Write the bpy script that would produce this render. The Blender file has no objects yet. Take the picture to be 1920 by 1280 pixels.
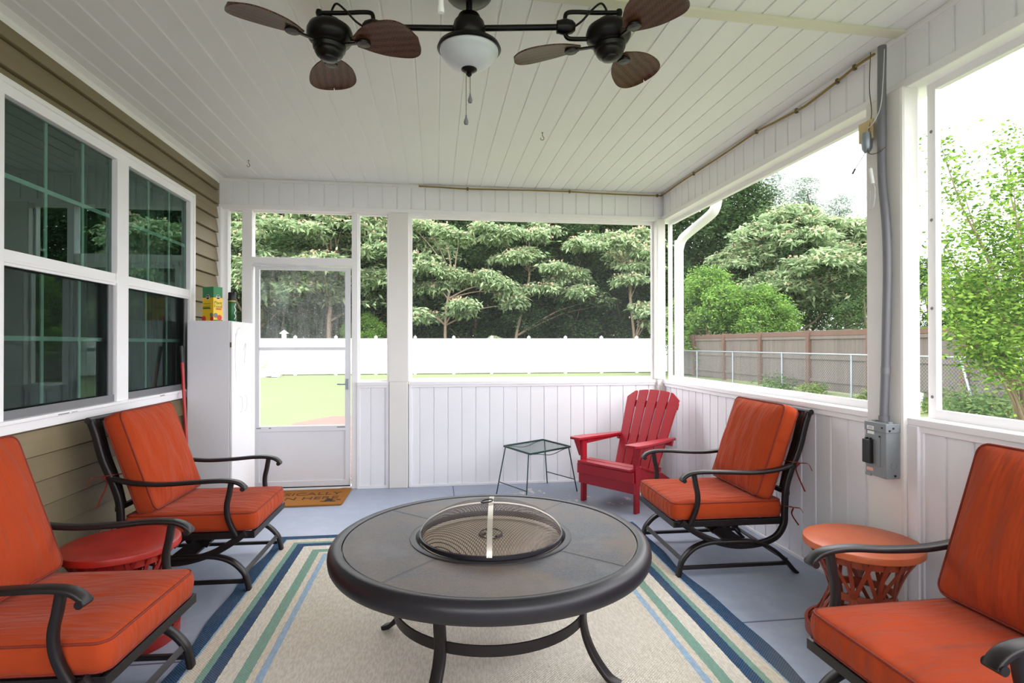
import bpy, bmesh, math, random
import numpy as np
from mathutils import Vector, Matrix
random.seed(7)
S = bpy.context.scene
COL = S.collection
R = math.radians

# ---------------------------------------------------------------- camera
cam_d = bpy.data.cameras.new('camera'); cam = bpy.data.objects.new('camera', cam_d); COL.objects.link(cam)
cam_d.sensor_width = 36.0; cam_d.lens = 1068 / 1920 * 36; cam_d.clip_end = 300; cam_d.clip_start = .05
yaw, pit, rol = R(7.6), R(.31), R(-.05)
Fv = Vector((math.sin(yaw) * math.cos(pit), math.cos(yaw) * math.cos(pit), math.sin(pit)))
Rv = Vector((math.cos(yaw), -math.sin(yaw), 0)); Uv = Rv.cross(Fv)
R2 = Rv * math.cos(rol) + Uv * math.sin(rol); U2 = Uv * math.cos(rol) - Rv * math.sin(rol)
M = Matrix(((R2.x, U2.x, -Fv.x, 0), (R2.y, U2.y, -Fv.y, 0), (R2.z, U2.z, -Fv.z, 1.35), (0, 0, 0, 1)))
cam.matrix_world = M
S.camera = cam

# ---------------------------------------------------------------- sky, exposure
W = bpy.data.worlds.new('overcast_sky'); S.world = W; W.use_nodes = True
wn = W.node_tree; wn.nodes.clear()
wo = wn.nodes.new('ShaderNodeOutputWorld'); wb = wn.nodes.new('ShaderNodeBackground')
tc = wn.nodes.new('ShaderNodeTexCoord'); sp = wn.nodes.new('ShaderNodeSeparateXYZ'); rp = wn.nodes.new('ShaderNodeValToRGB')
wn.links.new(tc.outputs['Generated'], sp.inputs[0]); wn.links.new(sp.outputs['Z'], rp.inputs[0])
rp.color_ramp.elements[0].position = 0.0; rp.color_ramp.elements[0].color = (.95, .965, 1, 1)
rp.color_ramp.elements[1].position = 1.0; rp.color_ramp.elements[1].color = (.965, .975, 1, 1)
wn.links.new(rp.outputs[0], wb.inputs[0]); wb.inputs[1].default_value = 2.2
wn.links.new(wb.outputs[0], wo.inputs[0])
sun_d = bpy.data.lights.new('hazy_sun', 'SUN'); sun_d.energy = .8; sun_d.angle = R(40); sun_d.color = (1, .98, .96)
sun = bpy.data.objects.new('hazy_sun', sun_d); COL.objects.link(sun)
sun.rotation_euler = (R(38), R(18), 0)
S.view_settings.view_transform = 'Standard'; S.view_settings.look = 'None'
S.view_settings.gamma = 1.0; S.view_settings.use_curve_mapping = False
S.view_settings.exposure = 1.45
try:
    S.cycles.max_bounces = 10; S.cycles.diffuse_bounces = 5; S.cycles.transparent_max_bounces = 16
    S.cycles.glossy_bounces = 4; S.cycles.caustics_reflective = False; S.cycles.caustics_refractive = False
except Exception: pass

# ---------------------------------------------------------------- helpers
def lin(c):
    return tuple((x / 255 / 12.92) if x / 255 <= .04045 else ((x / 255 + .055) / 1.055) ** 2.4 for x in c) + (1,)

class NT:
    def __init__(s, name):
        s.m = bpy.data.materials.new(name); s.m.use_nodes = True; s.t = s.m.node_tree; s.t.nodes.clear()
        s.out = s.n('OutputMaterial')
    def n(s, typ, **kw):
        nd = s.t.nodes.new('ShaderNode' + typ)
        for k, v in kw.items():
            if hasattr(nd, k) and not isinstance(v, tuple): setattr(nd, k, v)
        return nd
    def l(s, a, b): s.t.links.new(a, b)
    def val(s, sock, v): sock.default_value = v
    def math(s, op, a, b=None, c=None):
        n = s.n('Math'); n.operation = op
        for i, x in enumerate((a, b, c)):
            if x is None: continue
            if isinstance(x, (int, float)): n.inputs[i].default_value = x
            else: s.l(x, n.inputs[i])
        return n.outputs[0]
    def ramp(s, f, stops, interp='LINEAR'):
        r = s.n('ValToRGB'); cr = r.color_ramp; cr.interpolation = interp
        while len(cr.elements) < len(stops): cr.elements.new(.5)
        for e, (p, c) in zip(cr.elements, stops): e.position = p; e.color = c
        s.l(f, r.inputs[0]); return r.outputs[0]
    def mix(s, f, a, b, mode='MIX'):
        n = s.n('Mix'); n.data_type = 'RGBA'; n.blend_type = mode
        for sock, x in ((n.inputs[0], f), (n.inputs[6], a), (n.inputs[7], b)):
            if isinstance(x, (int, float)): sock.default_value = x
            elif isinstance(x, tuple): sock.default_value = x
            else: s.l(x, sock)
        return n.outputs[2]
    def obj(s):
        return s.n('TexCoord').outputs['Object']
    def noise(s, scale, vec=None, detail=3, rough=.5, stretch=None):
        n = s.n('TexNoise'); n.inputs['Scale'].default_value = scale; n.inputs['Detail'].default_value = detail
        n.inputs['Roughness'].default_value = rough
        v = vec or s.obj()
        if stretch:
            mp = s.n('Mapping'); mp.inputs['Scale'].default_value = stretch; s.l(v, mp.inputs[0]); v = mp.outputs[0]
        s.l(v, n.inputs['Vector']); return n.outputs['Fac']
    def wave(s, scale, axis='X', dist=0, vec=None):
        w = s.n('TexWave'); w.bands_direction = axis; w.inputs['Scale'].default_value = scale; w.inputs['Distortion'].default_value = dist
        s.l(vec or s.obj(), w.inputs['Vector']); return w.outputs['Fac']
    def bump(s, h, strength=.3, dist=.002, normal=None):
        b = s.n('Bump'); b.inputs['Strength'].default_value = strength; b.inputs['Distance'].default_value = dist
        s.l(h, b.inputs['Height'])
        if normal: s.l(normal, b.inputs['Normal'])
        return b.outputs[0]
    def pbr(s, col, rough=.5, metal=0, normal=None, spec=.5, sheen=0):
        p = s.n('BsdfPrincipled')
        if isinstance(col, tuple): p.inputs['Base Color'].default_value = col
        else: s.l(col, p.inputs['Base Color'])
        if isinstance(rough, (int, float)): p.inputs['Roughness'].default_value = rough
        else: s.l(rough, p.inputs['Roughness'])
        p.inputs['Metallic'].default_value = metal; p.inputs['Specular IOR Level'].default_value = spec
        p.inputs['Sheen Weight'].default_value = sheen
        if normal: s.l(normal, p.inputs['Normal'])
        return p.outputs[0]
    def end(s, sh): s.l(sh, s.out.inputs[0]); return s.m

def plain(name, c, rough=.5, metal=0, var=.06, nscale=8, bump=0, bscale=60, spec=.5):
    t = NT(name); a = lin(c); f = t.noise(nscale)
    col = t.mix(t.math('MULTIPLY', f, 1.0), tuple(x * (1 - var) for x in a[:3]) + (1,), tuple(min(1, x * (1 + var)) for x in a[:3]) + (1,))
    nrm = t.bump(t.noise(bscale), bump, .003) if bump else None
    return t.end(t.pbr(col, rough, metal, nrm, spec))

MT = {}
MT['white'] = plain('white_vinyl', (238, 237, 242), .45, 0, .03, 3, .05, 40)
MT['ceil'] = plain('ceiling_vinyl', (233, 234, 234), .5, 0, .03, 2)
MT['trimw'] = plain('white_trim_paint', (239, 237, 239), .4, 0, .03, 5)
MT['cream'] = plain('cream_trim', (218, 216, 196), .5, 0, .04, 4)
MT['postw'] = plain('post_wrap', (226, 222, 219), .4, 0, .04, 3)
MT['doorw'] = plain('white_aluminium', (224, 224, 229), .35, 0, .03, 4)
MT['iron'] = plain('dark_bronze_metal', (30, 24, 26), .42, .3, .15, 20, .06, 220)
MT['iron2'] = plain('oil_rubbed_bronze', (17, 13, 14), .35, .5, .15, 20)
MT['red'] = plain('red_painted_wood', (160, 20, 38), .42, 0, .10, 6, .08, 60)
MT['greenmetal'] = plain('dark_green_wire', (38, 70, 66), .4, .3)
MT['black'] = plain('black_plastic', (14, 14, 16), .4)
MT['grey'] = plain('grey_enclosure_paint', (128, 134, 138), .45, .1, .05, 10)
MT['pvc'] = plain('grey_conduit', (112, 112, 118), .45, 0, .05, 6)
MT['broom'] = plain('red_handle_paint', (178, 32, 30), .35)
MT['cabw'] = plain('cabinet_laminate', (224, 222, 227), .4, 0, .03, 2)
MT['galv'] = plain('galvanised_steel', (150, 158, 168), .4, .6)
MT['gscreenframe'] = plain('grey_screen_frame', (118, 118, 122), .5, .2)
MT['brass'] = plain('dull_brass', (110, 95, 70), .4, .7)
MT['bark'] = plain('bark', (96, 84, 72), .9, 0, .3, 12, .5, 30)
MT['barkl'] = plain('pale_bark', (128, 112, 92), .9, 0, .3, 12, .5, 30)
MT['green'] = plain('green_card', (8, 120, 62), .4)
MT['yellow'] = plain('yellow_card', (240, 196, 20), .4)
MT['inkblack'] = plain('black_ink', (18, 20, 20), .5)
MT['inkgreen'] = plain('green_ink', (20, 96, 40), .5)
MT['inkwhite'] = plain('white_ink', (235, 235, 230), .5)
MT['inkred'] = plain('red_ink', (205, 50, 30), .5)
MT['inkgrey'] = plain('grey_ink', (120, 120, 122), .5)
MT['salmon'] = plain('salmon_sticker', (226, 170, 150), .5)
MT['cangreen'] = plain('green_can_paint', (16, 92, 52), .3, .2)
MT['gold'] = plain('gold_band', (196, 160, 90), .35, .3)
MT['tan'] = plain('tan_plastic', (206, 180, 136), .5)
MT['stone'] = plain('grey_stone', (150, 150, 150), .8, 0, .3, 3)
MT['pulltube'] = plain('white_plastic_tube', (242, 242, 242), .3)

def fabric():
    t = NT('orange_cushion_fabric'); o = t.obj()
    base = t.mix(t.noise(5, o, 3), lin((160, 58, 26)), lin((172, 68, 32)))
    fine = t.noise(40, o, 3, .6, (1, 14, 14))
    col = t.mix(t.math('MULTIPLY', fine, .22), base, lin((134, 38, 14)))
    w = t.wave(110, 'Y', .6, o)
    wr = t.noise(7, o, 2, .5, (.7, 3.0, 1))
    n1 = t.bump(wr, .8, .025); n2 = t.bump(w, .12, .001, n1)
    return t.end(t.pbr(col, .9, 0, n2, .12, .06))
MT['fabric'] = fabric()
MT['piping'] = plain('cushion_piping', (122, 34, 16), .8, 0, .1)

def stool_mat(c1, c2, nm):
    t = NT(nm); o = t.obj()
    f = t.noise(6, o, 4, .6)
    col = t.mix(t.ramp(f, [(.35, (0, 0, 0, 1)), (.65, (1, 1, 1, 1))]), lin(c1), lin(c2))
    return t.end(t.pbr(col, .38, 0, t.bump(t.noise(25, o), .12, .003), .5))
MT['stoolred'] = stool_mat((146, 24, 14), (170, 36, 22), 'red_painted_hide')
MT['stoolorange'] = stool_mat((196, 94, 52), (204, 104, 62), 'orange_painted_hide')
MT['slatorange'] = stool_mat((142, 52, 26), (162, 66, 34), 'orange_stained_slats')
MT['slatred'] = stool_mat((134, 20, 14), (156, 30, 20), 'red_stained_slats')

def floor_mat():
    t = NT('painted_concrete'); o = t.obj()
    n1 = t.noise(1.3, o, 4); n2 = t.noise(9, o, 5, .65)
    c = t.mix(n1, lin((146, 158, 182)), lin((168, 177, 196)))
    c = t.mix(t.ramp(n2, [(.45, (0, 0, 0, 1)), (.8, (.5, .5, .5, 1))]), c, lin((188, 194, 206)))
    # worn-through paint and chips, only round the far right corner
    sx = t.n('SeparateXYZ'); t.l(o, sx.inputs[0])
    zone = t.math('MULTIPLY', t.ramp(sx.outputs[0], [(.35 / 3, (0, 0, 0, 1)), (1.0, (1, 1, 1, 1))]), 1)
    dx = t.math('SUBTRACT', sx.outputs[0], 1.35); dy = t.math('SUBTRACT', sx.outputs[1], 4.95)
    d2 = t.math('ADD', t.math('MULTIPLY', dx, dx), t.math('MULTIPLY', t.math('MULTIPLY', dy, dy), 2.0))
    zn = t.math('SUBTRACT', 1.0, t.math('MULTIPLY', d2, 1.1)); zn = t.math('MAXIMUM', zn, 0)
    chips = t.ramp(t.noise(6.5, o, 5, .7, (1.0, .55, 1)), [(.60, (0, 0, 0, 1)), (.63, (1, 1, 1, 1))])
    c = t.mix(t.math('MULTIPLY', zn, .65), c, lin((120, 128, 140)))
    c = t.mix(t.math('MULTIPLY', chips, t.math('MINIMUM', t.math('MULTIPLY', zn, 1.6), 1)), c, lin((206, 202, 198)))
    # control joints
    j1 = t.math('LESS_THAN', t.math('ABSOLUTE', t.math('SUBTRACT', sx.outputs[1], 2.60)), .006)
    j2 = t.math('LESS_THAN', t.math('ABSOLUTE', t.math('SUBTRACT', sx.outputs[0], .16)), .005)
    j = t.math('MAXIMUM', j1, j2)
    c = t.mix(j, c, lin((84, 86, 104)))
    b = t.bump(t.math('SUBTRACT', n2, t.math('MULTIPLY', j, 2)), .15, .004)
    return t.end(t.pbr(c, t.math('MULTIPLY_ADD', n2, .2, .32), 0, b, .4))
MT['floor'] = floor_mat()

def siding_mat():
    t = NT('tan_vinyl_siding'); o = t.obj()
    g = t.noise(5, o, 5, .6, (1, .12, 8))
    c = t.mix(g, lin((122, 109, 83)), lin((140, 126, 99)))
    return t.end(t.pbr(c, .5, 0, t.bump(t.noise(30, o, 4, .6, (1, .08, 6)), .2, .003), .35))
MT['siding'] = siding_mat()

RUG_X0, RUG_X1, RUG_Y0, RUG_Y1 = -1.09, 1.46, .55, 4.17
def rug_mat():
    t = NT('woven_striped_rug'); o = t.obj()
    s = t.n('SeparateXYZ'); t.l(o, s.inputs[0]); hx, hy = (RUG_X1 - RUG_X0) / 2, (RUG_Y1 - RUG_Y0) / 2
    wob = t.math('MULTIPLY', t.math('SUBTRACT', t.noise(60, o, 2), .5), .008)
    d = t.math('MINIMUM', t.math('SUBTRACT', hx, t.math('ABSOLUTE', s.outputs[0])), t.math('SUBTRACT', hy, t.math('ABSOLUTE', s.outputs[1])))
    d = t.math('ADD', d, wob); f = t.math('MULTIPLY', d, 1 / .5)
    navy, cream, green, lb = lin((12, 70, 112)), lin((232, 224, 212)), lin((128, 168, 154)), lin((160, 188, 214))
    be = lin((228, 216, 200)); field = lin((222, 213, 200))
    st = [(0, navy), (.067, lb), (.078, be), (.134, green), (.166, navy), (.218, cream), (.288, green), (.338, be), (.370, lb), (.402, field)]
    c = t.ramp(f, [(p / .5, k) for p, k in st], 'CONSTANT')
    # woven diamonds: light flecks
    wv = t.n('Mapping'); wv.inputs['Rotation'].default_value = (0, 0, R(45)); t.l(o, wv.inputs[0])
    a = t.wave(34, 'X', 0, wv.outputs[0]); b = t.wave(34, 'Y', 0, wv.outputs[0])
    ck = t.math('MULTIPLY', a, b)
    c = t.mix(t.math('MULTIPLY', ck, .35), c, t.mix(.5, c, lin((240, 238, 230)), 'MIX'))
    fl = t.noise(120, o, 2, .5, (1, .25, 1))
    c = t.mix(t.ramp(fl, [(.38, (.4, .4, .4, 1)), (.62, (0, 0, 0, 1))]), c, t.mix(.55, c, lin((120, 106, 88))))
    stain = t.ramp(t.noise(1.1, o, 2), [(.55, (0, 0, 0, 1)), (.75, (.35, .35, .35, 1))])
    c = t.mix(stain, c, t.mix(.5, c, lin((176, 158, 120))))
    h = t.math('ADD', ck, t.math('MULTIPLY', fl, .5))
    return t.end(t.pbr(c, .95, 0, t.bump(h, .6, .006), .02))
MT['rug'] = rug_mat()

def coir():
    t = NT('coir'); o = t.obj(); n = t.noise(160, o, 3, .7); n2 = t.noise(6, o, 3)
    c = t.mix(n, lin((140, 84, 34)), lin((204, 142, 76))); c = t.mix(t.math('MULTIPLY', n2, .3), c, lin((170, 120, 70)))
    return t.end(t.pbr(c, .95, 0, t.bump(n, .9, .01), .1))
MT['coir'] = coir()
MT['coirink'] = plain('brown_stencil', (92, 54, 28), .95, 0, .3, 120)
MT['coirdark'] = plain('dark_stencil', (52, 30, 20), .95, 0, .3, 120)

def tabletop_mat():
    t = NT('weathered_cast_top'); o = t.obj()
    n1 = t.noise(3.2, o, 5, .6); n2 = t.noise(120, o, 2, .6); n3 = t.noise(2.0, o, 4, .7)
    c = t.mix(t.ramp(n1, [(.40, (0, 0, 0, 1)), (.60, (1, 1, 1, 1))]), lin((34, 38, 52)), lin((88, 72, 60)))
    c = t.mix(t.ramp(n2, [(.4, (0, 0, 0, 1)), (.7, (.5, .5, .5, 1))]), c, lin((98, 88, 82)))
    c = t.mix(t.ramp(n3, [(.52, (0, 0, 0, 1)), (.68, (.6, .6, .6, 1))]), c, lin((100, 100, 106)))
    return t.end(t.pbr(c, t.math('MULTIPLY_ADD', n1, .25, .30), .1, t.bump(n2, .35, .002), .5))
MT['top'] = tabletop_mat()
MT['rim'] = plain('dark_rim_enamel', (34, 31, 37), .38, .15, .12, 5, .05, 160)
MT['mesharch'] = plain('tarnished_steel_strap', (206, 198, 188), .4, .6, .15, 12)

def grid_alpha(name, c, pitch, wire, metal=.5, rough=.5, rot=45, axes=(0, 1)):
    t = NT(name); o = t.obj()
    mp = t.n('Mapping'); mp.inputs['Rotation'].default_value = (0, 0, R(rot)); mp.inputs['Scale'].default_value = (1 / pitch,) * 3
    if axes != (0, 1):
        sw = t.n('SeparateXYZ'); t.l(o, sw.inputs[0]); cb = t.n('CombineXYZ')
        t.l(sw.outputs[axes[0]], cb.inputs[0]); t.l(sw.outputs[axes[1]], cb.inputs[1]); o = cb.outputs[0]
    t.l(o, mp.inputs[0]); s = t.n('SeparateXYZ'); t.l(mp.outputs[0], s.inputs[0])
    fx = t.math('LESS_THAN', t.math('FRACT', s.outputs[0]), wire); fy = t.math('LESS_THAN', t.math('FRACT', s.outputs[1]), wire)
    m = t.math('MAXIMUM', fx, fy)
    tr = t.n('BsdfTransparent'); ms = t.n('MixShader'); t.l(m, ms.inputs[0]); t.l(tr.outputs[0], ms.inputs[1])
    t.l(t.pbr(lin(c), rough, metal), ms.inputs[2]); return t.end(ms.outputs[0])
MT['spark'] = grid_alpha('spark_screen_mesh', (92, 78, 74), .0085, .24, .4, .5)
MT['tmesh'] = grid_alpha('expanded_metal_mesh', (44, 74, 68), .012, .30, .3, .5)
MT['chain'] = grid_alpha('chain_link_mesh', (150, 156, 162), .06, .07, .6, .4, 45, (1, 2))

def film(name, c, fac, noise=False):
    t = NT(name); tr = t.n('BsdfTransparent'); df = t.n('BsdfDiffuse'); df.inputs[0].default_value = lin(c)
    ms = t.n('MixShader'); t.l(tr.outputs[0], ms.inputs[1]); t.l(df.outputs[0], ms.inputs[2])
    if noise:
        o = t.obj(); n = t.noise(5, o, 6, .75, (6, 1, .9)); n2 = t.noise(90, o, 2, .6)
        f = t.math('ADD', t.ramp(n, [(.38, (.06,) * 3 + (1,)), (.7, (.34,) * 3 + (1,))]), t.ramp(n2, [(.62, (0, 0, 0, 1)), (.7, (.3,) * 3 + (1,))]))
        t.l(t.math('MULTIPLY', f, fac), ms.inputs[0])
        gl = t.n('BsdfGlossy'); gl.inputs['Roughness'].default_value = .02
        m2 = t.n('MixShader'); m2.inputs[0].default_value = .05; t.l(ms.outputs[0], m2.inputs[1]); t.l(gl.outputs[0], m2.inputs[2])
        return t.end(m2.outputs[0])
    ms.inputs[0].default_value = fac
    return t.end(ms.outputs[0])
MT['screen'] = film('insect_screen', (190, 192, 196), .06)
MT['dusty'] = film('dusty_door_glass', (235, 238, 240), 1.0, True)
MT['clearglass'] = film('door_glass', (225, 230, 228), .17)
MT['wscreen'] = film('window_insect_screen', (46, 50, 50), .16)

def window_glass():
    t = NT('tinted_window_glass'); tr = t.n('BsdfTransparent'); tr.inputs[0].default_value = (.62, .84, .76, 1)
    gl = t.n('BsdfGlossy'); gl.inputs['Roughness'].default_value = .0; gl.inputs[0].default_value = (.55, .78, .70, 1)
    fr = t.n('Fresnel'); fr.inputs[0].default_value = 1.6
    f = t.math('MULTIPLY_ADD', fr.outputs[0], .9, .10)
    ms = t.n('MixShader'); t.l(f, ms.inputs[0]); t.l(tr.outputs[0], ms.inputs[1]); t.l(gl.outputs[0], ms.inputs[2])
    return t.end(ms.outputs[0])
MT['wglass'] = window_glass()
MT['muntin'] = plain('window_grille_white', (196, 214, 206), .5)
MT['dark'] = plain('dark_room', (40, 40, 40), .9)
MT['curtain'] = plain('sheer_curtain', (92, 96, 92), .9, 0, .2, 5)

def opal():
    t = NT('frosted_bowl_glass'); p = t.n('BsdfPrincipled'); p.inputs['Base Color'].default_value = lin((206, 210, 216))
    p.inputs['Roughness'].default_value = .3; p.inputs['Subsurface Weight'].default_value = .3; p.inputs['Subsurface Radius'].default_value = (.05, .05, .05)
    return t.end(p.outputs[0])
MT['opal'] = opal()

def blade_mat():
    t = NT('woven_palm_blade'); o = t.obj()
    br = t.n('TexBrick'); br.inputs['Scale'].default_value = 1; br.inputs['Brick Width'].default_value = .014; br.inputs['Row Height'].default_value = .008
    br.inputs['Mortar Size'].default_value = .0016; br.inputs['Color1'].default_value = lin((104, 54, 24)); br.inputs['Color2'].default_value = lin((72, 35, 17)); br.inputs['Mortar'].default_value = lin((30, 14, 10))
    t.l(o, br.inputs['Vector'])
    band = t.ramp(t.wave(9, 'Y', 2, o), [(.3, (0, 0, 0, 1)), (.7, (.45,) * 3 + (1,))])
    c = t.mix(band, br.outputs['Color'], lin((96, 64, 36)))
    return t.end(t.pbr(c, .5, 0, t.bump(br.outputs['Fac'], -.6, .003), .4))
MT['blade'] = blade_mat()

def grass_mat():
    t = NT('lawn'); o = t.obj(); n1 = t.noise(.45, o, 4); n2 = t.noise(14, o, 4, .7)
    c = t.mix(n1, lin((102, 110, 78)), lin((116, 124, 90))); c = t.mix(t.math('MULTIPLY', n2, .6), c, lin((118, 132, 88)))
    return t.end(t.pbr(c, .9, 0, t.bump(n2, .8, .05), .15))
MT['grass'] = grass_mat()

def brick_mat():
    t = NT('brick_paving'); o = t.obj(); br = t.n('TexBrick'); br.inputs['Scale'].default_value = 1
    br.inputs['Brick Width'].default_value = .2; br.inputs['Row Height'].default_value = .1; br.inputs['Mortar Size'].default_value = .006
    br.inputs['Color1'].default_value = lin((118, 84, 74)); br.inputs['Color2'].default_value = lin((102, 74, 66)); br.inputs['Mortar'].default_value = lin((120, 108, 98))
    t.l(o, br.inputs['Vector']); return t.end(t.pbr(br.outputs['Color'], .9))
MT['brick'] = brick_mat()

def woodfence_mat(nm, a, b):
    t = NT(nm); o = t.obj(); n = t.noise(10, o, 5, .65, (1, 1, .12)); k = t.noise(1.2, o, 3)
    sx = t.n('SeparateXYZ'); t.l(o, sx.inputs[0])
    bd = t.n('TexWhiteNoise'); bd.noise_dimensions = '1D'; t.l(t.math('FLOOR', t.math('DIVIDE', sx.outputs[1], .14)), bd.inputs['W'])
    c = t.mix(n, lin(a), lin(b)); c = t.mix(t.math('MULTIPLY', bd.outputs[0], .3), c, lin((76, 68, 64))); c = t.mix(t.math('MULTIPLY', k, .3), c, lin((112, 94, 82)))
    return t.end(t.pbr(c, .9, 0, t.bump(n, .4, .01), .15))
MT['wfence'] = woodfence_mat('weathered_fence_boards', (90, 84, 79), (120, 114, 109))
MT['wpost'] = woodfence_mat('brown_fence_timber', (92, 70, 60), (112, 88, 76))

def leaf_mat(nm, a, b, trans=.35):
    t = NT(nm); g = t.n('NewGeometry'); f = g.outputs['Random Per Island']
    c = t.mix(f, lin(a), lin(b))
    d = t.n('BsdfDiffuse'); tl = t.n('BsdfTranslucent'); t.l(c, d.inputs[0]); t.l(t.mix(.5, c, lin((150, 200, 60)), 'MULTIPLY'), tl.inputs[0])
    t.l(c, tl.inputs[0])
    ms = t.n('MixShader'); ms.inputs[0].default_value = trans; t.l(d.outputs[0], ms.inputs[1]); t.l(tl.outputs[0], ms.inputs[2])
    return t.end(ms.outputs[0])
MT['leaf_mimosa'] = leaf_mat('mimosa_leaves', (104, 128, 88), (176, 194, 150))
MT['leaf_dark'] = leaf_mat('dark_woodland_leaves', (36, 54, 32), (72, 94, 58))  # also painted-in shade inside the mimosa crowns
MT['leaf_mid'] = leaf_mat('mid_green_leaves', (66, 92, 56), (106, 130, 84))
MT['leaf_lime'] = leaf_mat('bright_green_leaves', (82, 122, 52), (134, 164, 84))
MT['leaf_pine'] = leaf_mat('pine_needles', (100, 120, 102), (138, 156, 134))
MT['leaf_crape'] = leaf_mat('crape_myrtle_leaves', (50, 90, 34), (142, 172, 78))
MT['leaf_weed'] = leaf_mat('weed_leaves', (78, 102, 56), (126, 142, 86))
MT['blossom'] = leaf_mat('pink_blossom', (196, 164, 140), (208, 190, 160))

class B:
    def __init__(s): s.v = []; s.f = []; s.k = 0
    def add(s, v, f):
        k = len(s.v); s.v += [tuple(x) for x in v]; s.f += [tuple(i + k for i in q) for q in f]; return s
    def box(s, a, b):
        e = 1.2e-4 * (s.k % 8); s.k += 1   # keeps butted boards from sharing one plane
        x0, y0, z0 = (min(a[i], b[i]) - e for i in range(3)); x1, y1, z1 = (max(a[i], b[i]) + e for i in range(3))
        return s.add([(x0, y0, z0), (x1, y0, z0), (x1, y1, z0), (x0, y1, z0), (x0, y0, z1), (x1, y0, z1), (x1, y1, z1), (x0, y1, z1)],
                     [(0, 3, 2, 1), (4, 5, 6, 7), (0, 1, 5, 4), (1, 2, 6, 5), (2, 3, 7, 6), (3, 0, 4, 7)])
    def bar(s, p, q, w, h, up=(0, 0, 1)):
        p, q = Vector(p), Vector(q); d = (q - p).normalized(); u = Vector(up)
        if abs(d.dot(u)) > .98: u = Vector((0, 1, 0))
        sd = d.cross(u).normalized(); u = sd.cross(d)
        v = [e + sd * (sx * w / 2) + u * (sz * h / 2) for e in (p, q) for sx, sz in ((-1, -1), (1, -1), (1, 1), (-1, 1))]
        return s.add(v, [(3, 2, 1, 0), (4, 5, 6, 7), (0, 1, 5, 4), (1, 2, 6, 5), (2, 3, 7, 6), (3, 0, 4, 7)])
    def sweep(s, path, sec, side=None, closed=False):
        P = [Vector(p) for p in path]; n = len(P); m = len(sec); rings = []; prev = None
        for i in range(n):
            if closed: t = P[(i + 1) % n] - P[i - 1]
            else: t = P[min(i + 1, n - 1)] - P[max(i - 1, 0)]
            t.normalize()
            if side is not None: a = Vector(side)
            elif prev is None:
                a = t.cross(Vector((0, 0, 1)));
                if a.length < .1: a = t.cross(Vector((1, 0, 0)))
            else: a = prev
            a = (a - t * a.dot(t)).normalized(); prev = a; b = t.cross(a)
            rings.append([P[i] + a * x + b * y for x, y in sec])
        v = [q for r in rings for q in r]; f = []
        for i in range(n if closed else n - 1):
            j = (i + 1) % n
            for k in range(m):
                f.append((i * m + k, i * m + (k + 1) % m, j * m + (k + 1) % m, j * m + k))
        if not closed: f += [tuple(range(m))[::-1], tuple((n - 1) * m + k for k in range(m))]
        return s.add(v, f)
    def tube(s, path, r, n=10, closed=False):
        return s.sweep(path, [(r * math.cos(2 * math.pi * k / n), r * math.sin(2 * math.pi * k / n)) for k in range(n)], None, closed)
    def taper(s, path, radii, n=7):
        P = [Vector(p) for p in path]; k0 = len(P); prev = None; v = []; f = []
        for i in range(k0):
            t = (P[min(i + 1, k0 - 1)] - P[max(i - 1, 0)]).normalized()
            a = prev if prev is not None else t.cross(Vector((.3, .9, .1)))
            a = (a - t * a.dot(t)).normalized(); prev = a; b = t.cross(a)
            v += [P[i] + (a * math.cos(2 * math.pi * j / n) + b * math.sin(2 * math.pi * j / n)) * radii[i] for j in range(n)]
        for i in range(k0 - 1):
            for j in range(n): f.append((i * n + j, i * n + (j + 1) % n, (i + 1) * n + (j + 1) % n, (i + 1) * n + j))
        f += [tuple(range(n))[::-1], tuple((k0 - 1) * n + j for j in range(n))]
        return s.add(v, f)
    def lathe(s, prof, c=(0, 0, 0), n=40, axis=None):
        v = []; f = []; m = len(prof)
        for k in range(n):
            a = 2 * math.pi * k / n
            for r, z in prof: v.append((c[0] + r * math.cos(a), c[1] + r * math.sin(a), c[2] + z))
        for k in range(n):
            j = (k + 1) % n
            for i in range(m - 1):
                f.append((k * m + i, j * m + i, j * m + i + 1, k * m + i + 1))
        return s.add(v, f)
    def prism(s, poly, z0, z1):
        m = len(poly); v = [(x, y, z0) for x, y in poly] + [(x, y, z1) for x, y in poly]
        return s.add(v, [tuple(range(m))[::-1], tuple(range(m, 2 * m))] + [(i, (i + 1) % m, m + (i + 1) % m, m + i) for i in range(m)])
    def xf(s, mat):
        s.v = [tuple(mat @ Vector(q)) for q in s.v]; return s

def rect(w, h, r=0.0, n=3):
    if r <= 0: return [(-w / 2, -h / 2), (w / 2, -h / 2), (w / 2, h / 2), (-w / 2, h / 2)]
    o = []
    for cx, cy, a0 in ((w / 2 - r, h / 2 - r, 0), (-w / 2 + r, h / 2 - r, 90), (-w / 2 + r, -h / 2 + r, 180), (w / 2 - r, -h / 2 + r, 270)):
        for k in range(n + 1):
            a = R(a0 + 90 * k / n); o.append((cx + r * math.cos(a), cy + r * math.sin(a)))
    return o

def smooth(pts, k=6):
    P = [Vector(p) for p in pts]; o = []
    for i in range(len(P) - 1):
        p0, p1, p2, p3 = P[max(i - 1, 0)], P[i], P[i + 1], P[min(i + 2, len(P) - 1)]
        for j in range(k):
            t = j / k
            o.append(.5 * ((2 * p1) + (p2 - p0) * t + (2 * p0 - 5 * p1 + 4 * p2 - p3) * t * t + (3 * p1 - p0 - 3 * p2 + p3) * t ** 3))
    o.append(P[-1]); return o

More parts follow.
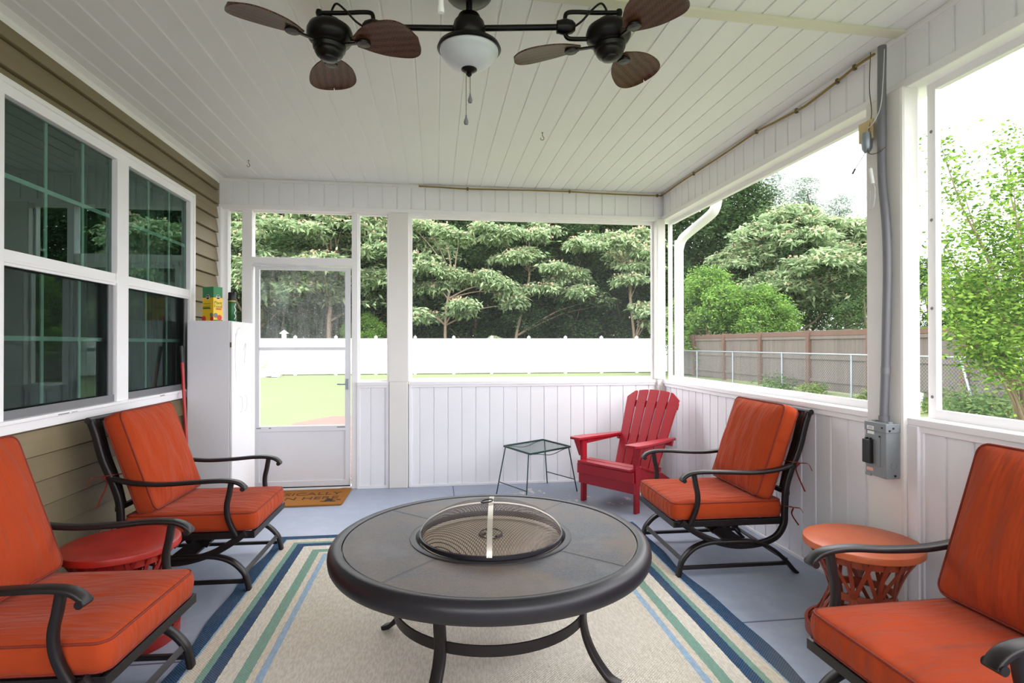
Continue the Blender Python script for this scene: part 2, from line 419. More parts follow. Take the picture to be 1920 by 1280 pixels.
def obj(name, b, mat, parent=None, loc=None, rot=None, sm=None, bevel=0, label=None, kind=None):
    me = bpy.data.meshes.new(name); me.from_pydata([tuple(x) for x in b.v], [], b.f); me.update()
    bm = bmesh.new(); bm.from_mesh(me); bmesh.ops.recalc_face_normals(bm, faces=bm.faces); bm.to_mesh(me); bm.free()
    if sm is not None:
        me.shade_smooth(); me.set_sharp_from_angle(angle=R(sm))
    me.materials.append(MT[mat] if isinstance(mat, str) else mat)
    o = bpy.data.objects.new(name, me); COL.objects.link(o)
    if parent is not None: o.parent = parent
    if loc is not None: o.location = loc
    if rot is not None: o.rotation_euler = rot
    if bevel:
        md = o.modifiers.new('edge', 'BEVEL'); md.width = bevel; md.segments = 2; md.limit_method = 'ANGLE'; md.angle_limit = R(40)
    if label: o['label'] = label
    if kind: o['kind'] = kind
    return o

def thing(name, label, cat, loc=(0, 0, 0), rz=0, group=None):
    o = bpy.data.objects.new(name, None); COL.objects.link(o); o.location = loc; o.rotation_euler = (0, 0, rz)
    o.empty_display_size = .1
    o['label'] = label; o['category'] = cat
    if group: o['group'] = group
    return o
def tag(o, label, cat, group=None, kind=None):
    o['label'] = label; o['category'] = cat
    if group: o['group'] = group
    if kind: o['kind'] = kind
    return o
def struct(name, b, mat, parent=None, **k):
    o = obj(name, b, mat, parent, **k)
    if parent is None: o['kind'] = 'structure'
    return o
def copy_tree(o, parent=None):
    c = o.copy(); COL.objects.link(c); c.parent = parent
    for ch in [x for x in COL.objects if x.parent == o]: copy_tree(ch, c)
    return c
def text_mesh(body, size, depth=.0004):
    cu = bpy.data.curves.new('lettering', 'FONT'); cu.body = body; cu.size = size; cu.align_x = 'CENTER'; cu.align_y = 'CENTER'; cu.extrude = depth
    t = bpy.data.objects.new('lettering', cu); COL.objects.link(t)
    dg = bpy.context.evaluated_depsgraph_get(); me = bpy.data.meshes.new_from_object(t.evaluated_get(dg))
    b = B(); b.add([tuple(v.co) for v in me.vertices], [tuple(p.vertices) for p in me.polygons])
    bpy.data.objects.remove(t); bpy.data.meshes.remove(me); return b

# ---------------------------------------------------------------- shell
XL, XR, YF, YB, ZC = -1.968, 2.266, 5.49, -1.0, 2.872
P = .1335
struct('floor', B().box((XL - .05, YB, -.12), (2.44, 5.64, 0)), 'floor')

def grooved(b, u0, u1, off, place, gw=.010, gd=.0035, depth=.02, pitch=P, step=.0022):
    """panelling profile along u with V-gaps, extruded; place(u, n, end) -> xyz ; n = out of wall (+ = into the room)"""
    us = []; u = off - math.ceil((off - u0) / pitch) * pitch
    pts = [(u0, 0)]
    while u < u1 + pitch:
        if u0 + gw < u < u1 - gw:
            pts += [(u - gw * 1.3, 0), (u - gw * .55, -gd), (u + gw * .0, -gd), (u + gw * .12, step * .4), (u + gw * .7, 0)]
        u += pitch
    pts += [(u1, 0), (u1, -depth), (u0, -depth)]
    m = len(pts); v = [place(a, n, 0) for a, n in pts] + [place(a, n, 1) for a, n in pts]
    f = [(i, (i + 1) % m, m + (i + 1) % m, m + i) for i in range(m)]
    b.add(v, f); return b

cb = B(); grooved(cb, XL, XR, -1.844, lambda u, n, e: (u, YB if e == 0 else YF, ZC - n), depth=.05, gd=.005)
cb.add([(-2.1, YB, ZC + .05), (2.5, YB, ZC + .05), (2.5, 5.7, ZC + .05), (-2.1, 5.7, ZC + .05)], [(0, 1, 2, 3)])
struct('ceiling', cb, 'ceil')
struct('trim_1', B().prism([(XL + .02, 2.30), (2.262, 2.473), (2.262, 2.538), (XL + .02, 2.365)], ZC - .012, ZC + .004), 'cream', bevel=.003)
struct('trim_2', B().sweep([(XL, YB, ZC), (XL, YF, ZC)], [(-.002, -.004), (.052, -.004), (.052, .003), (.03, .010), (.012, .014), (.010, .05), (-.002, .05)], side=(1, 0, 0)), 'trimw')

# left wall: lapped siding round a window opening
WY0, WY1, WZ0, WZ1 = 2.78, 4.91, .94, 2.557
def siding(b, y0, y1, z0, z1):
    z = 2.754 - .13 * 25
    while z < z1:
        a0, a1 = max(z, z0), min(z + .13, z1)
        if a1 - a0 > .004:
            t0 = (a0 - z) / .13; t1 = (a1 - z) / .13; d = lambda t: .020 * (1 - t) if t < .9 else -.014
            pr = [(d(t0) - .006, a0 - (.0 if t0 > 0 else 0)), (d(t0), a0 + .001), (d(t0), a0 + .005 if t0 == 0 else a0 + .001), (d(min(t1, .89)), a0 + (a1 - a0) * min(1, (.93 - t0) / max(t1 - t0, .01)) if t1 > .93 else a1), (d(t1), a1 - .0005), (-.02, a1), (-.02, a0)]
            m = len(pr); v = [(XL + x, y0, zz) for x, zz in pr] + [(XL + x, y1, zz) for x, zz in pr]
            b.add(v, [(i, (i + 1) % m, m + (i + 1) % m, m + i) for i in range(m)] + [tuple(range(m)), tuple(range(m, 2 * m))])
        z += .13
sb = B()
siding(sb, YB, 5.46, -.02, WZ0); siding(sb, YB, 5.46, WZ1, 2.9); siding(sb, YB, WY0, WZ0, WZ1); siding(sb, WY1, 5.46, WZ0, WZ1)
sb.box((XL - .14, YB, -.1), (XL - .02, WY0, 2.9)).box((XL - .14, WY1, -.1), (XL - .02, 5.6, 2.9)).box((XL - .14, WY0, -.1), (XL - .02, WY1, WZ0)).box((XL - .14, WY0, WZ1), (XL - .02, WY1, 2.9))
struct('wall_left', sb, 'siding')
struct('trim_3', B().box((XL - .01, 5.45, 0), (XL + .04, 5.52, 2.60)).box((XL + .03, 5.49, 0), (XL + .085, 5.56, 2.6)), 'trimw', bevel=.004)

# window_1 : pair of double-hung units
wf = B()
X0, X1 = XL - .03, XL + .022
for y0, y1 in ((WY0, 2.872), (3.80, 3.93), (4.855, WY1)): wf.box((X0, y0, WZ0), (X1, y1, WZ1))
wf.box((X0, WY0, WZ1 - .062), (X1, WY1, WZ1)); wf.box((X0, WY0, WZ0), (X1 + .012, WY1, 1.0)); wf.box((X0, WY0, .985), (X1 + .022, WY1, 1.003))
wf.box((XL, WY0 - .02, WZ1 - .012), (X1 + .012, WY1 + .01, WZ1 + .012)); wf.box((XL, WY1 - .012, WZ0), (X1 + .012, WY1 + .01, WZ1))
win = struct('window_1', wf, 'trimw', bevel=.003)
UN = ((2.872, 3.80), (3.93, 4.855))
for y0, y1 in UN:
    obj('meeting_rail', B().box((XL - .01, y0, 1.715), (XL + .012, y1, 1.79)).box((XL, y0, 1.73), (XL + .018, y1, 1.745)), 'trimw', win, bevel=.002)
    obj('pane', B().add([(XL - .012, y0, 1.78), (XL - .012, y1, 1.78), (XL - .012, y1, 2.5), (XL - .012, y0, 2.5)], [(0, 1, 2, 3)]), 'wglass', win)
    obj('pane', B().add([(XL - .03, y0, 1.0), (XL - .03, y1, 1.0), (XL - .03, y1, 1.73), (XL - .03, y0, 1.73)], [(0, 1, 2, 3)]), 'wglass', win)
    g = B()
    w = (y1 - y0) / 3
    for (a, c, x) in ((1.79, 2.495, XL - .026), (1.05, 1.715, XL - .042)):
        for k in (1, 2): g.box((x - .003, y0 + k * w + .029, a), (x + .003, y0 + k * w + .051, c))
        g.box((x - .003, y0, (a + c) / 2 - .011), (x + .003, y1, (a + c) / 2 + .011))
    obj('window_grille', g, 'muntin', win)
    sf = B(); a, c = 1.003, 1.715
    sf.box((XL - .006, y0, a), (XL + .006, y1, a + .042)).box((XL - .006, y1 - .062, a), (XL + .006, y1 - .02, c)).box((XL - .02, y1 - .02, a), (XL - .004, y1, c)).box((XL - .006, y0, a), (XL + .006, y0 + .01, c))
    obj('screen_frame', sf, 'gscreenframe', win, bevel=.002)
    obj('window_screen', B().box((XL - .001, y0 + .01, a + .04), (XL, y1 - .06, c)), 'wscreen', win)
obj('sill_label', B().box((X1 + .0222, 3.21, .989), (X1 + .0228, 3.30, .994)).box((X1 + .0222, 3.32, .990), (X1 + .0228, 3.37, .993)).box((X1 + .0222, 4.30, .989), (X1 + .0228, 4.37, .994)), 'inkgrey', win)
# dim room behind the glass, with curtains
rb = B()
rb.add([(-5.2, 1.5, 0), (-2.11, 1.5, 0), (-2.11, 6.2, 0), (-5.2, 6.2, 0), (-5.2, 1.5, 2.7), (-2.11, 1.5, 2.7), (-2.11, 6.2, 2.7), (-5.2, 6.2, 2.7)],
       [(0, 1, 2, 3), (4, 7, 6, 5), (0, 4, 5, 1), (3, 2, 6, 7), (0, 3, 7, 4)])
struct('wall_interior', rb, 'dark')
for y0, y1, z0 in ((3.72, 3.80, 1.0), (4.28, 4.83, 1.0), (3.93, 4.02, 1.0)):
    c = B(); n = 40; v = []
    for i in range(n + 1):
        y = y0 + (y1 - y0) * i / n; x = XL - .17 + .018 * math.sin(i * 1.25) + .01 * math.sin(i * .7); v += [(x, y, z0), (x, y, 2.52)]
    c.add(v, [(2 * i, 2 * i + 2, 2 * i + 3, 2 * i + 1) for i in range(n)])
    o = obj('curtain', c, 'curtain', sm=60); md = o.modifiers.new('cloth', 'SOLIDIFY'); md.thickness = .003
    tag(o, {3.72: 'narrow dark curtain edge behind the larger window unit', 4.28: 'wide gathered curtain behind the smaller far window unit', 3.93: 'narrow curtain edge at the near side of the far window unit'}[y0], 'curtain')

# far wall
def far_panel(b, x0, x1, z0, z1, y=YF, off=-.605): grooved(b, x0, x1, off, lambda u, n, e: (u, y - n, z0 if e == 0 else z1), gd=.009)
ZS = .975
fb = B(); far_panel(fb, -.74, -.44, .0, ZS); far_panel(fb, -.255, 2.21, .0, ZS, off=-.15)
fb.box((-.76, YF + .02, 0), (2.4, 5.62, ZS))
far_panel(fb, XL + .012, 2.24, 2.625, 2.85, off=-1.83); fb.box((XL + .02, YF + .02, 2.60), (2.44, 5.64, 2.9))
fw = struct('wall_far', fb, 'white')
tb = B(); tb.box((XL + .012, YF - .02, 2.588), (2.25, YF + .02, 2.632)); tb.box((XL + .012, YF - .012, 2.845), (2.25, YF + .01, ZC))
tb.box((XL + .06, YF + .0, 2.588), (2.44, 5.60, 2.603))
struct('trim_4', tb, 'trimw', bevel=.004)
tb = B(); tb.box((-.25, YF - .022, .965), (2.215, YF + .1, 1.0)); tb.box((-.25, YF - .014, .945), (2.215, YF, .966)); tb.box((-.735, YF - .022, .965), (-.44, YF + .1, 1.0)); tb.box((-.735, YF - .014, .945), (-.44, YF, .966))
struct('trim_5', tb, 'trimw', bevel=.004)
tb = B(); tb.box((-.25, YF - .012, 0), (2.215, YF, .022)); tb.box((-.735, YF - .012, 0), (-.44, YF, .03)); tb.box((-.255, YF - .012, 0), (-.225, YF, .96)); tb.box((-.735, YF - .012, 0), (-.705, YF, .96)); tb.box((-.468, YF - .012, 0), (-.44, YF, .96)); tb.box((2.19, YF - .012, 0), (2.24, YF, .96))
struct('baseboard_far', tb, 'white', bevel=.003)
# posts
struct('trim_6', B().box((-.445, YF - .028, 1.0), (-.255, 5.62, 2.6)).box((-.437, YF - .035, 0), (-.262, 5.6, 1.002)), 'postw', bevel=.008)
struct('trim_7', B().box((2.185, 5.435, 1.0), (2.275, 5.56, 2.6)).box((2.19, 5.44, 0), (2.275, 5.5, 1.0)).box((2.215, 5.425, 0), (2.235, 5.45, .96)), 'postw', bevel=.012)
struct('trim_8', B().box((2.222, 2.462, .0), (2.32, 2.70, 2.6)), 'postw', bevel=.014)
struct('trim_9', B().box((2.24, 2.40, 0), (2.28, 2.462, .965)).box((2.235, 2.46, .96), (2.28, 2.475, .99)), 'white', bevel=.004)
struct('trim_10', B().box((2.222, YB, .0), (2.32, -.80, 2.6)), 'postw', bevel=.014)

def opening(name, ax, plane, u0, u1, z0, z1, fw_=.03, dp=.03, scr='screen', mat='trimw', sides=(1, 1, 1, 1)):
    b = B()
    def bx(ua, ub, za, zb):
        if ax == 'y': b.box((ua, plane - dp / 2, za), (ub, plane + dp / 2, zb))
        else: b.box((plane - dp / 2, ua, za), (plane + dp / 2, ub, zb))
    if sides[0]: bx(u0, u0 + fw_, z0, z1)
    if sides[1]: bx(u1 - fw_, u1, z0, z1)
    bx(u0, u1, z0, z0 + fw_); bx(u0, u1, z1 - fw_, z1)
    o = struct(name, b, mat, bevel=.002)
    if scr:
        s = B()
        if ax == 'y': s.add([(u0, plane, z0), (u1, plane, z0), (u1, plane, z1), (u0, plane, z1)], [(0, 1, 2, 3)])
        else: s.add([(plane, u0, z0), (plane, u1, z0), (plane, u1, z1), (plane, u0, z1)], [(0, 1, 2, 3)])
        obj('window_screen', s, scr, o)
    return o
opening('window_2', 'y', 5.545, -.26, 2.20, .995, 2.595, .035)
opening('window_3', 'y', 5.545, -.735, -.44, .995, 2.595, .022)
opening('window_4', 'y', 5.545, -1.70, -.76, 2.14, 2.595, .018)
opening('window_5', 'y', 5.545, -1.90, -1.74, .0, 2.595, .02)
struct('trim_11', B().box((-1.765, 5.50, 0), (-1.675, 5.60, 2.6)).box((-.785, 5.50, 0), (-.73, 5.60, 2.6)).box((-1.70, 5.50, 2.085), (-.76, 5.60, 2.16)).box((-1.70, 5.505, .0), (-.76, 5.62, .022)), 'trimw', bevel=.004)

# right wall
rb = B()
def rp_(u, n, z): return (XR - n, u, z)
grooved(rb, 2.70, 5.46, 5.30, lambda u, n, e: (XR - n, u, 0 if e == 0 else ZS), gd=.009)
grooved(rb, YB, 2.41, 2.28, lambda u, n, e: (XR - n, u, 0 if e == 0 else ZS), gd=.009)
rb.box((XR + .02, YB, 0), (2.42, 5.62, ZS))
grooved(rb, YB, 5.46, 5.30, lambda u, n, e: (XR - n, u, 2.62 if e == 0 else 2.85), gd=.009); rb.box((XR + .02, YB, 2.60), (2.44, 5.62, 2.9))
struct('wall_right', rb, 'white')
struct('trim_12', B().box((XR - .02, YB, 2.588), (XR + .02, 5.47, 2.632)).box((XR - .012, YB, 2.845), (XR + .01, 5.47, ZC)).box((XR, YB, 2.590), (2.44, 5.5, 2.603)), 'trimw', bevel=.004)
struct('trim_13', B().box((XR - .024, 2.70, .965), (XR + .13, 5.45, .998)).box((XR - .014, 2.70, .935), (XR, 5.45, .966)).box((XR - .024, YB, .965), (XR + .13, 2.462, .998)).box((XR - .014, YB, .935), (XR, 2.41, .966)), 'trimw', bevel=.004)
struct('baseboard_right', B().box((XR - .012, 2.70, 0), (XR, 5.46, .022)).box((XR - .012, YB, 0), (XR, 2.46, .022)).box((XR - .012, 2.385, 0), (XR, 2.415, .96)), 'white', bevel=.003)
opening('window_6', 'x', 2.35, 2.70, 5.52, .995, 2.60, .045)
opening('window_7', 'x', 2.35, -.8, 2.44, .995, 2.60, .045)
sc_ = B()
for y in (2.415,):
    for z in (2.36, 1.92, 1.5, 1.1): sc_.lathe([(0, .004), (.006, .003), (.008, 0)], (0, 0, 0), 8)
# screw heads on the near jamb strip
for i, z in enumerate((2.36, 1.94, 1.52, 1.10)):
    b = B().lathe([(.0, .004), (.006, .003), (.008, 0)], n=10); o = obj('trim_screw', b, 'inkgrey', bpy.data.objects['window_7'], loc=(2.3345, 2.417, z), rot=(0, R(-90), 0))

# back wall (behind the camera): same porch, screened
bb = B(); grooved(bb, XL, XR, 0, lambda u, n, e: (u, YB + n, 0 if e == 0 else ZS)); bb.box((XL, YB - .14, 0), (2.44, YB - .02, ZS)); bb.box((XL, YB - .14, 2.60), (2.44, YB, 2.9))
bb.box((XL, YB - .12, .97), (XL + .12, YB, 2.6)).box((.05, YB - .12, .97), (.24, YB, 2.6)).box((2.2, YB - .12, .97), (2.42, YB, 2.6))
struct('wall_back', bb, 'white')
struct('roof', B().box((-2.3, -1.4, 2.93), (2.75, 5.95, 3.05)), 'trimw')

# ---------------------------------------------------------------- screen door
db = B(); yd0, yd1 = 5.515, 5.55
db.box((-1.655, yd0, .03), (-1.615, yd1, 2.075)).box((-.848, yd0, .03), (-.80, yd1, 2.075)).box((-1.655, yd0, 2.045), (-.80, yd1, 2.075)).box((-1.655, yd0, .03), (-.80, yd1, .085)).box((-1.655, yd0, .545), (-.80, yd1, .595))
door = struct('door_1', db, 'doorw', bevel=.004)
obj('kick_panel', B().box((-1.62, yd0 + .012, .08), (-.84, yd1 - .01, .55)), 'doorw', door)
obj('sash_rail', B().box((-1.62, yd0 - .004, 1.297), (-.845, yd1 - .005, 1.328)), 'doorw', door, bevel=.003)
obj('upper_pane', B().add([(-1.62, 5.53, 1.31), (-.845, 5.53, 1.31), (-.845, 5.53, 2.05), (-1.62, 5.53, 2.05)], [(0, 1, 2, 3)]), 'dusty', door, label='dusty streaked upper glass')
obj('lower_pane', B().add([(-1.62, 5.535, .59), (-.845, 5.535, .59), (-.845, 5.535, 1.3), (-1.62, 5.535, 1.3)], [(0, 1, 2, 3)]), 'clearglass', door)
hb = B().box((-.838, 5.495, .93), (-.818, 5.518, 1.03)); hb.tube(smooth([(-.828, 5.50, .985), (-.83, 5.475, .985), (-.86, 5.462, .983), (-.91, 5.465, .985)], 5), .007, 8)
obj('door_handle', hb, 'galv', door, sm=40)
cl = B().tube([(-1.60, 5.495, 2.088), (-1.28, 5.50, 2.082)], .011, 10); cl.tube([(-1.28, 5.50, 2.082), (-1.13, 5.505, 2.078)], .005, 8); cl.box((-1.66, 5.49, 2.07), (-1.59, 5.51, 2.105)).box((-1.40, 5.485, 2.07), (-1.36, 5.512, 2.098)).box((-1.14, 5.50, 2.06), (-1.10, 5.516, 2.09))
obj('door_closer', cl, 'doorw', door, sm=40)
ck = B()
for x in (-1.62, -1.53, -.90, -.865): ck.box((x - .02 if x != -1.53 else x, 5.512, .575), (x + .02, 5.515, .583))
obj('sash_clip', ck, 'inkgrey', door)
obj('door_sweep', B().box((-1.65, yd0 - .002, .012), (-.80, yd1 - .01, .032)), 'black', door)
obj('hinge', B().tube([(-.797, 5.508, .04), (-.797, 5.508, .10)], .008, 8), 'doorw', door, sm=40)

# ---------------------------------------------------------------- ceiling fan (twin)
FX, FY = .142, 2.455
fan = thing('ceiling_fan', 'twin-motor bronze ceiling fan with woven palm blades and white bowl light', 'ceiling fan', (FX, FY, 2.86), -yaw)
ZF = lambda z: z - 2.86
obj('canopy', B().lathe([(0, 0), (.095, 0), (.098, -.008), (.085, -.022), (.05, -.032), (0, -.036)], n=32), 'iron2', fan, sm=40)
obj('downrod', B().tube([(0, 0, -.02), (0, 0, -.10)], .014, 14), 'iron2', fan, sm=40)
obj('hub', B().lathe([(0, ZF(2.785)), (.02, ZF(2.785)), (.045, ZF(2.77)), (.057, ZF(2.745)), (.064, ZF(2.74)), (.071, ZF(2.715)), (.071, ZF(2.685)), (.064, ZF(2.672)), (.066, ZF(2.66)), (.10, ZF(2.652)), (.132, ZF(2.637)), (.138, ZF(2.622)), (.130, ZF(2.617)), (.125, ZF(2.63)), (0, ZF(2.64))], n=48), 'iron2', fan, sm=35)
obj('light_bowl', B().lathe([(.126, ZF(2.628)), (.127, ZF(2.612)), (.121, ZF(2.598)), (.114, ZF(2.594)), (.108, ZF(2.582)), (.09, ZF(2.562)), (.066, ZF(2.548)), (.035, ZF(2.538)), (0, ZF(2.535))], n=48), 'opal', fan, sm=50, label='white frosted glass bowl')
obj('finial', B().lathe([(0, ZF(2.545)), (.034, ZF(2.541)), (.034, ZF(2.534)), (.022, ZF(2.526)), (.011, ZF(2.522)), (.012, ZF(2.514)), (.006, ZF(2.506)), (0, ZF(2.505))], n=24), 'iron2', fan, sm=40)
for x, zb, dy in ((-.012, 2.325, -.012), (.004, 2.425, .004)):
    b = B().tube([(x, dy, ZF(2.53)), (x, dy, ZF(zb))], .0014, 6)
    z = 2.50
    while z > zb: b.lathe([(0, .0022), (.0022, 0), (0, -.0022)], (x, dy, ZF(z)), 6); z -= .02
    ch = obj('pull_chain', b, 'brass', fan)
    obj('pull_knob', B().lathe([(0, .012), (.003, .01), (.004, 0), (.009, -.014), (.0105, -.022), (.008, -.03), (0, -.033)], (x, dy, ZF(zb)), 16), 'inkgrey', ch, sm=50)
def blade_bm():
    pts = []; L0, L1 = .125, .415
    prof = [(0, .028), (.06, .040), (.18, .066), (.35, .091), (.52, .104), (.68, .110), (.80, .106), (.90, .090), (.955, .068), (.985, .044), (.998, .020), (1.0, .003)]
    up = [(L0 + (L1 - L0) * a, w) for a, w in prof]; s = smooth([(x, w, 0) for x, w in up], 4)
    loop = [(p.x, p.y) for p in s] + [(p.x, -p.y) for p in reversed(s)]
    b = B(); n = len(s)
    v = []; f = []
    for zt in (.003, -.003):
        for p in s:
            for k in range(7):
                t = k / 3 - 1; sag = -.012 * (1 - t * t) * ((p.x - L0) / (L1 - L0)); v.append((p.x, p.y * t, zt - sag - .02 * ((p.x - L0) / .29) ** 2))
    m = 7
    for lay in (0, 1):
        o = lay * n * m
        for i in range(n - 1):
            for k in range(m - 1):
                q = (o + i * m + k, o + (i + 1) * m + k, o + (i + 1) * m + k + 1, o + i * m + k + 1); f.append(q if lay == 0 else q[::-1])
    o2 = n * m
    for i in range(n - 1):
        for k in (0, m - 1): f.append((i * m + k, (i + 1) * m + k, o2 + (i + 1) * m + k, o2 + i * m + k))
    for k in range(m - 1):
        for i in (0, n - 1): f.append((i * m + k, i * m + k + 1, o2 + i * m + k + 1, o2 + i * m + k))
    b.add(v, f); return b
def motor(side, angs, tilt):
    x = .60 * side
    mo = bpy.data.objects.new('motor', None)
    prof = [(0, .055), (.03, .055), (.04, .05), (.045, .035), (.07, .03), (.088, .018), (.097, -.004), (.096, -.028), (.086, -.044), (.068, -.052), (.067, -.06), (.07, -.066), (.066, -.08), (.06, -.084), (.060, -.092), (.052, -.106), (.038, -.114), (.036, -.12), (.02, -.126), (0, -.128)]
    m = obj('motor', B().lathe(prof, n=40), 'iron2', fan, loc=(x, 0, ZF(2.70)), rot=(0, tilt, 0), sm=35)
    for a in angs:
        a = R(a)
        iron = B(); iron.bar((.055, 0, -.058), (.14, 0, -.06), .013, .008).bar((.13, 0, -.06), (.16, 0, -.055), .03, .008)
        iron.lathe([(0, .004), (.028, .004), (.03, 0), (.028, -.007), (0, -.009)], (.165, 0, -.062), 16)
        bl = obj('blade', blade_bm(), 'blade', m, sm=50)
        bl.matrix_local = Matrix.Translation((0, 0, -.055)) @ Matrix.Rotation(a, 4, 'Z') @ Matrix.Rotation(R(-11), 4, 'X')
        ir = obj('blade_iron', iron, 'iron2', m, sm=40); ir.matrix_local = Matrix.Rotation(a, 4, 'Z') @ Matrix.Translation((0, 0, -.001))
    yk = B(); jx = .415 * side
    yk.tube(smooth([(jx, 0, ZF(2.72)), (jx, 0, ZF(2.765)), (jx + .012 * side, 0, ZF(2.782)), (jx + .05 * side, 0, ZF(2.785)), (jx + .12 * side, 0, ZF(2.782)), (x + .045 * side, 0, ZF(2.782))], 6), .0095, 10)
    yk.tube(smooth([(jx, 0, ZF(2.72)), (jx, 0, ZF(2.69)), (jx + .012 * side, 0, ZF(2.672)), (jx + .04 * side, 0, ZF(2.668)), (x - .085 * side, 0, ZF(2.668))], 6), .0095, 10)
    yk.lathe([(0, .014), (.012, .012), (.015, 0), (.012, -.012), (0, -.014)], (x + .048 * side, 0, ZF(2.782)), 14)
    obj('yoke', yk, 'iron2', fan, sm=40)
    j = B().lathe([(.0, -.045), (.016, -.043), (.027, -.03), (.034, 0), (.027, .03), (.028, .034), (.024, .038), (0, .04)], n=20); j.xf(Matrix.Translation((jx, 0, ZF(2.72))) @ Matrix.Rotation(R(90 * (-side)), 4, 'Y'))
    obj('joint', j, 'iron2', fan, sm=35)
    obj('cable', B().tube(smooth([(jx + .03 * side, .0, ZF(2.715)), (jx + .07 * side, -.02, ZF(2.735)), (jx + .11 * side, -.03, ZF(2.775)), (jx + .15 * side, -.02, ZF(2.81)), (x - .01 * side, 0, ZF(2.80)), (x, 0, ZF(2.76))], 6), .0048, 8), 'iron2', fan, sm=50)
    obj('arm', B().tube([(.06 * side, 0, ZF(2.715)), (jx, 0, ZF(2.72))], .013, 14), 'iron2', fan, sm=50)
motor(-1, (105, 225, 345), R(3)); motor(1, (57, 177, 297), R(-5))

# white pull tube hanging from the ceiling
tg = obj('pull_cord', B().lathe([(0, 0), (.011, 0), (.0125, .01), (.0095, .03), (.008, .10), (0, .11)], n=20).tube([(0, 0, .1), (0, 0, 2.868 - 2.535)], .0015, 6), 'pulltube', loc=(.018, 2.045, 2.535), sm=50)
tag(tg, 'white cord with a slim white plastic end hanging from the ceiling', 'cord')
def hook(x, y, lab):
    b = B().tube(smooth([(0, 0, 0), (0, 0, -.02), (.006, 0, -.03), (.012, 0, -.042), (.004, 0, -.053), (-.010, 0, -.05), (-.013, 0, -.038)], 6), .0022, 8)
    b.lathe([(0, 0), (.006, 0), (.006, -.003), (0, -.003)], n=10)
    tag(obj('ceiling_hook', b, 'brass', loc=(x, y, 2.868), rot=(0, 0, R(-10)), sm=50), lab, 'hook', 'small ceiling hooks')
hook(-1.529, 4.926, 'small brass ceiling hook near the tan siding wall'); hook(.756, 4.009, 'small brass ceiling hook right of the fan, out in mid-ceiling')

# ---------------------------------------------------------------- rocking club chairs
HW = .31
ARCH = [(.362, 0), (.35, .055), (.332, .105), (.27, .165), (.183, .195), (.08, .197), (-.096, .192), (-.2, .155), (-.287, .085), (-.345, .02), (-.368, 0)]
CST = [(-.45, .945), (-.425, .87), (-.389, .734), (-.337, .609), (-.305, .503), (-.296, .371), (-.289, .286), (-.237, .213), (-.129, .177), (.01, .172), (.15, .206), (.253, .257), (.341, .318)]
def prof_path(pts, y, k=5): return smooth([(x, y, z) for x, z in pts], k)
def cushion(a, b_, c, rc, crown, sag, seed, N=26, fold=0):
    """rounded box cushion, half sizes a (x) b (y) c (z)"""
    rnd = random.Random(seed); ph = [rnd.uniform(0, 6.28) for _ in range(6)]
    V = {}; vs = []; fs = []
    def pt(u, v, w):
        k = (round(u, 5), round(v, 5), round(w, 5))
        if k in V: return V[k]
        x, y, z = u * a, v * b_, w * c
        # round in plan
        q = Vector((x, y)); ix, iy = max(-a + rc, min(a - rc, x)), max(-b_ + rc, min(b_ - rc, y)); d = q - Vector((ix, iy))
        if d.length > rc: d = d.normalized() * rc
        # soften the top/bottom edges
        ed = max(abs(u), abs(v)); e = 1 - .13 * c / a * 0
        r2 = c * .26; iz = max(-c + r2, min(c - r2, z)); dz = z - iz
        x, y = ix + d.x, iy + d.y
        rim = ed ** 8
        if abs(dz) > 0:
            n = Vector(((x / a) * rim, (y / b_) * rim, dz / r2));
            inset = r2 * .55 * rim * (abs(dz) / r2) ** 2
            l = math.hypot(x / a, y / b_) or 1; x -= inset * (x / a) / l * 1.0; y -= inset * (y / b_) / l * 1.0
        cr = crown * (1 - u ** 4) * (1 - v ** 4) * (1 if w > 0 else .4 if w < 0 else 0) * abs(w)
        z = z + (cr if w > 0 else -cr)
        if w > 0: z += .004 * math.sin(u * 5 + ph[0]) * math.sin(v * 7 + ph[1]) * (1 - rim) - sag * max(0, 1 - ((u + .1) ** 2 + v * v) * 1.6)
        bulge = .010 * (1 - w * w); 
        if ed > .999: x += bulge * (1 if u > .99 else -1 if u < -.99 else 0); y += bulge * (1 if v > .99 else -1 if v < -.99 else 0)
        if ed > .999 and abs(w) < .95:
            rp = .0022 * math.sin((u if abs(v) > .99 else v) * 23 + ph[2]) * (1 - w * w)
            if abs(u) > .99: x += rp
            else: y += rp
        z += fold * w * (1 - rim) * (.5 * math.sin(v * 9 + ph[3] + u * 1.5) * (.6 + .4 * u) + .35 * math.sin(v * 17 + ph[4] - u * 2))
        V[k] = len(vs); vs.append((x, y, z)); return V[k]
    g = [-1 + 2 * i / N for i in range(N + 1)]; h = [-1 + 2 * i / 8 for i in range(9)]
    for s in (-1, 1):
        for i in range(N):
            for j in range(N): fs.append((pt(g[i], g[j], s), pt(g[i + 1], g[j], s), pt(g[i + 1], g[j + 1], s), pt(g[i], g[j + 1], s)))
        for i in range(N):
            for j in range(8):
                fs.append((pt(g[i], s, h[j]), pt(g[i + 1], s, h[j]), pt(g[i + 1], s, h[j + 1]), pt(g[i], s, h[j + 1])))
                fs.append((pt(s, g[i], h[j]), pt(s, g[i + 1], h[j]), pt(s, g[i + 1], h[j + 1]), pt(s, g[i], h[j + 1])))
    B_ = B(); B_.v = vs; B_.f = fs; return B_
def piping_b(a, b_, rc, zs, r=.004):
    b = B()
    for z in zs:
        P_ = [(x, y, z) for x, y in rect(2 * a, 2 * b_, rc, 6)]
        b.tube(P_, r, 6, True)
    return b
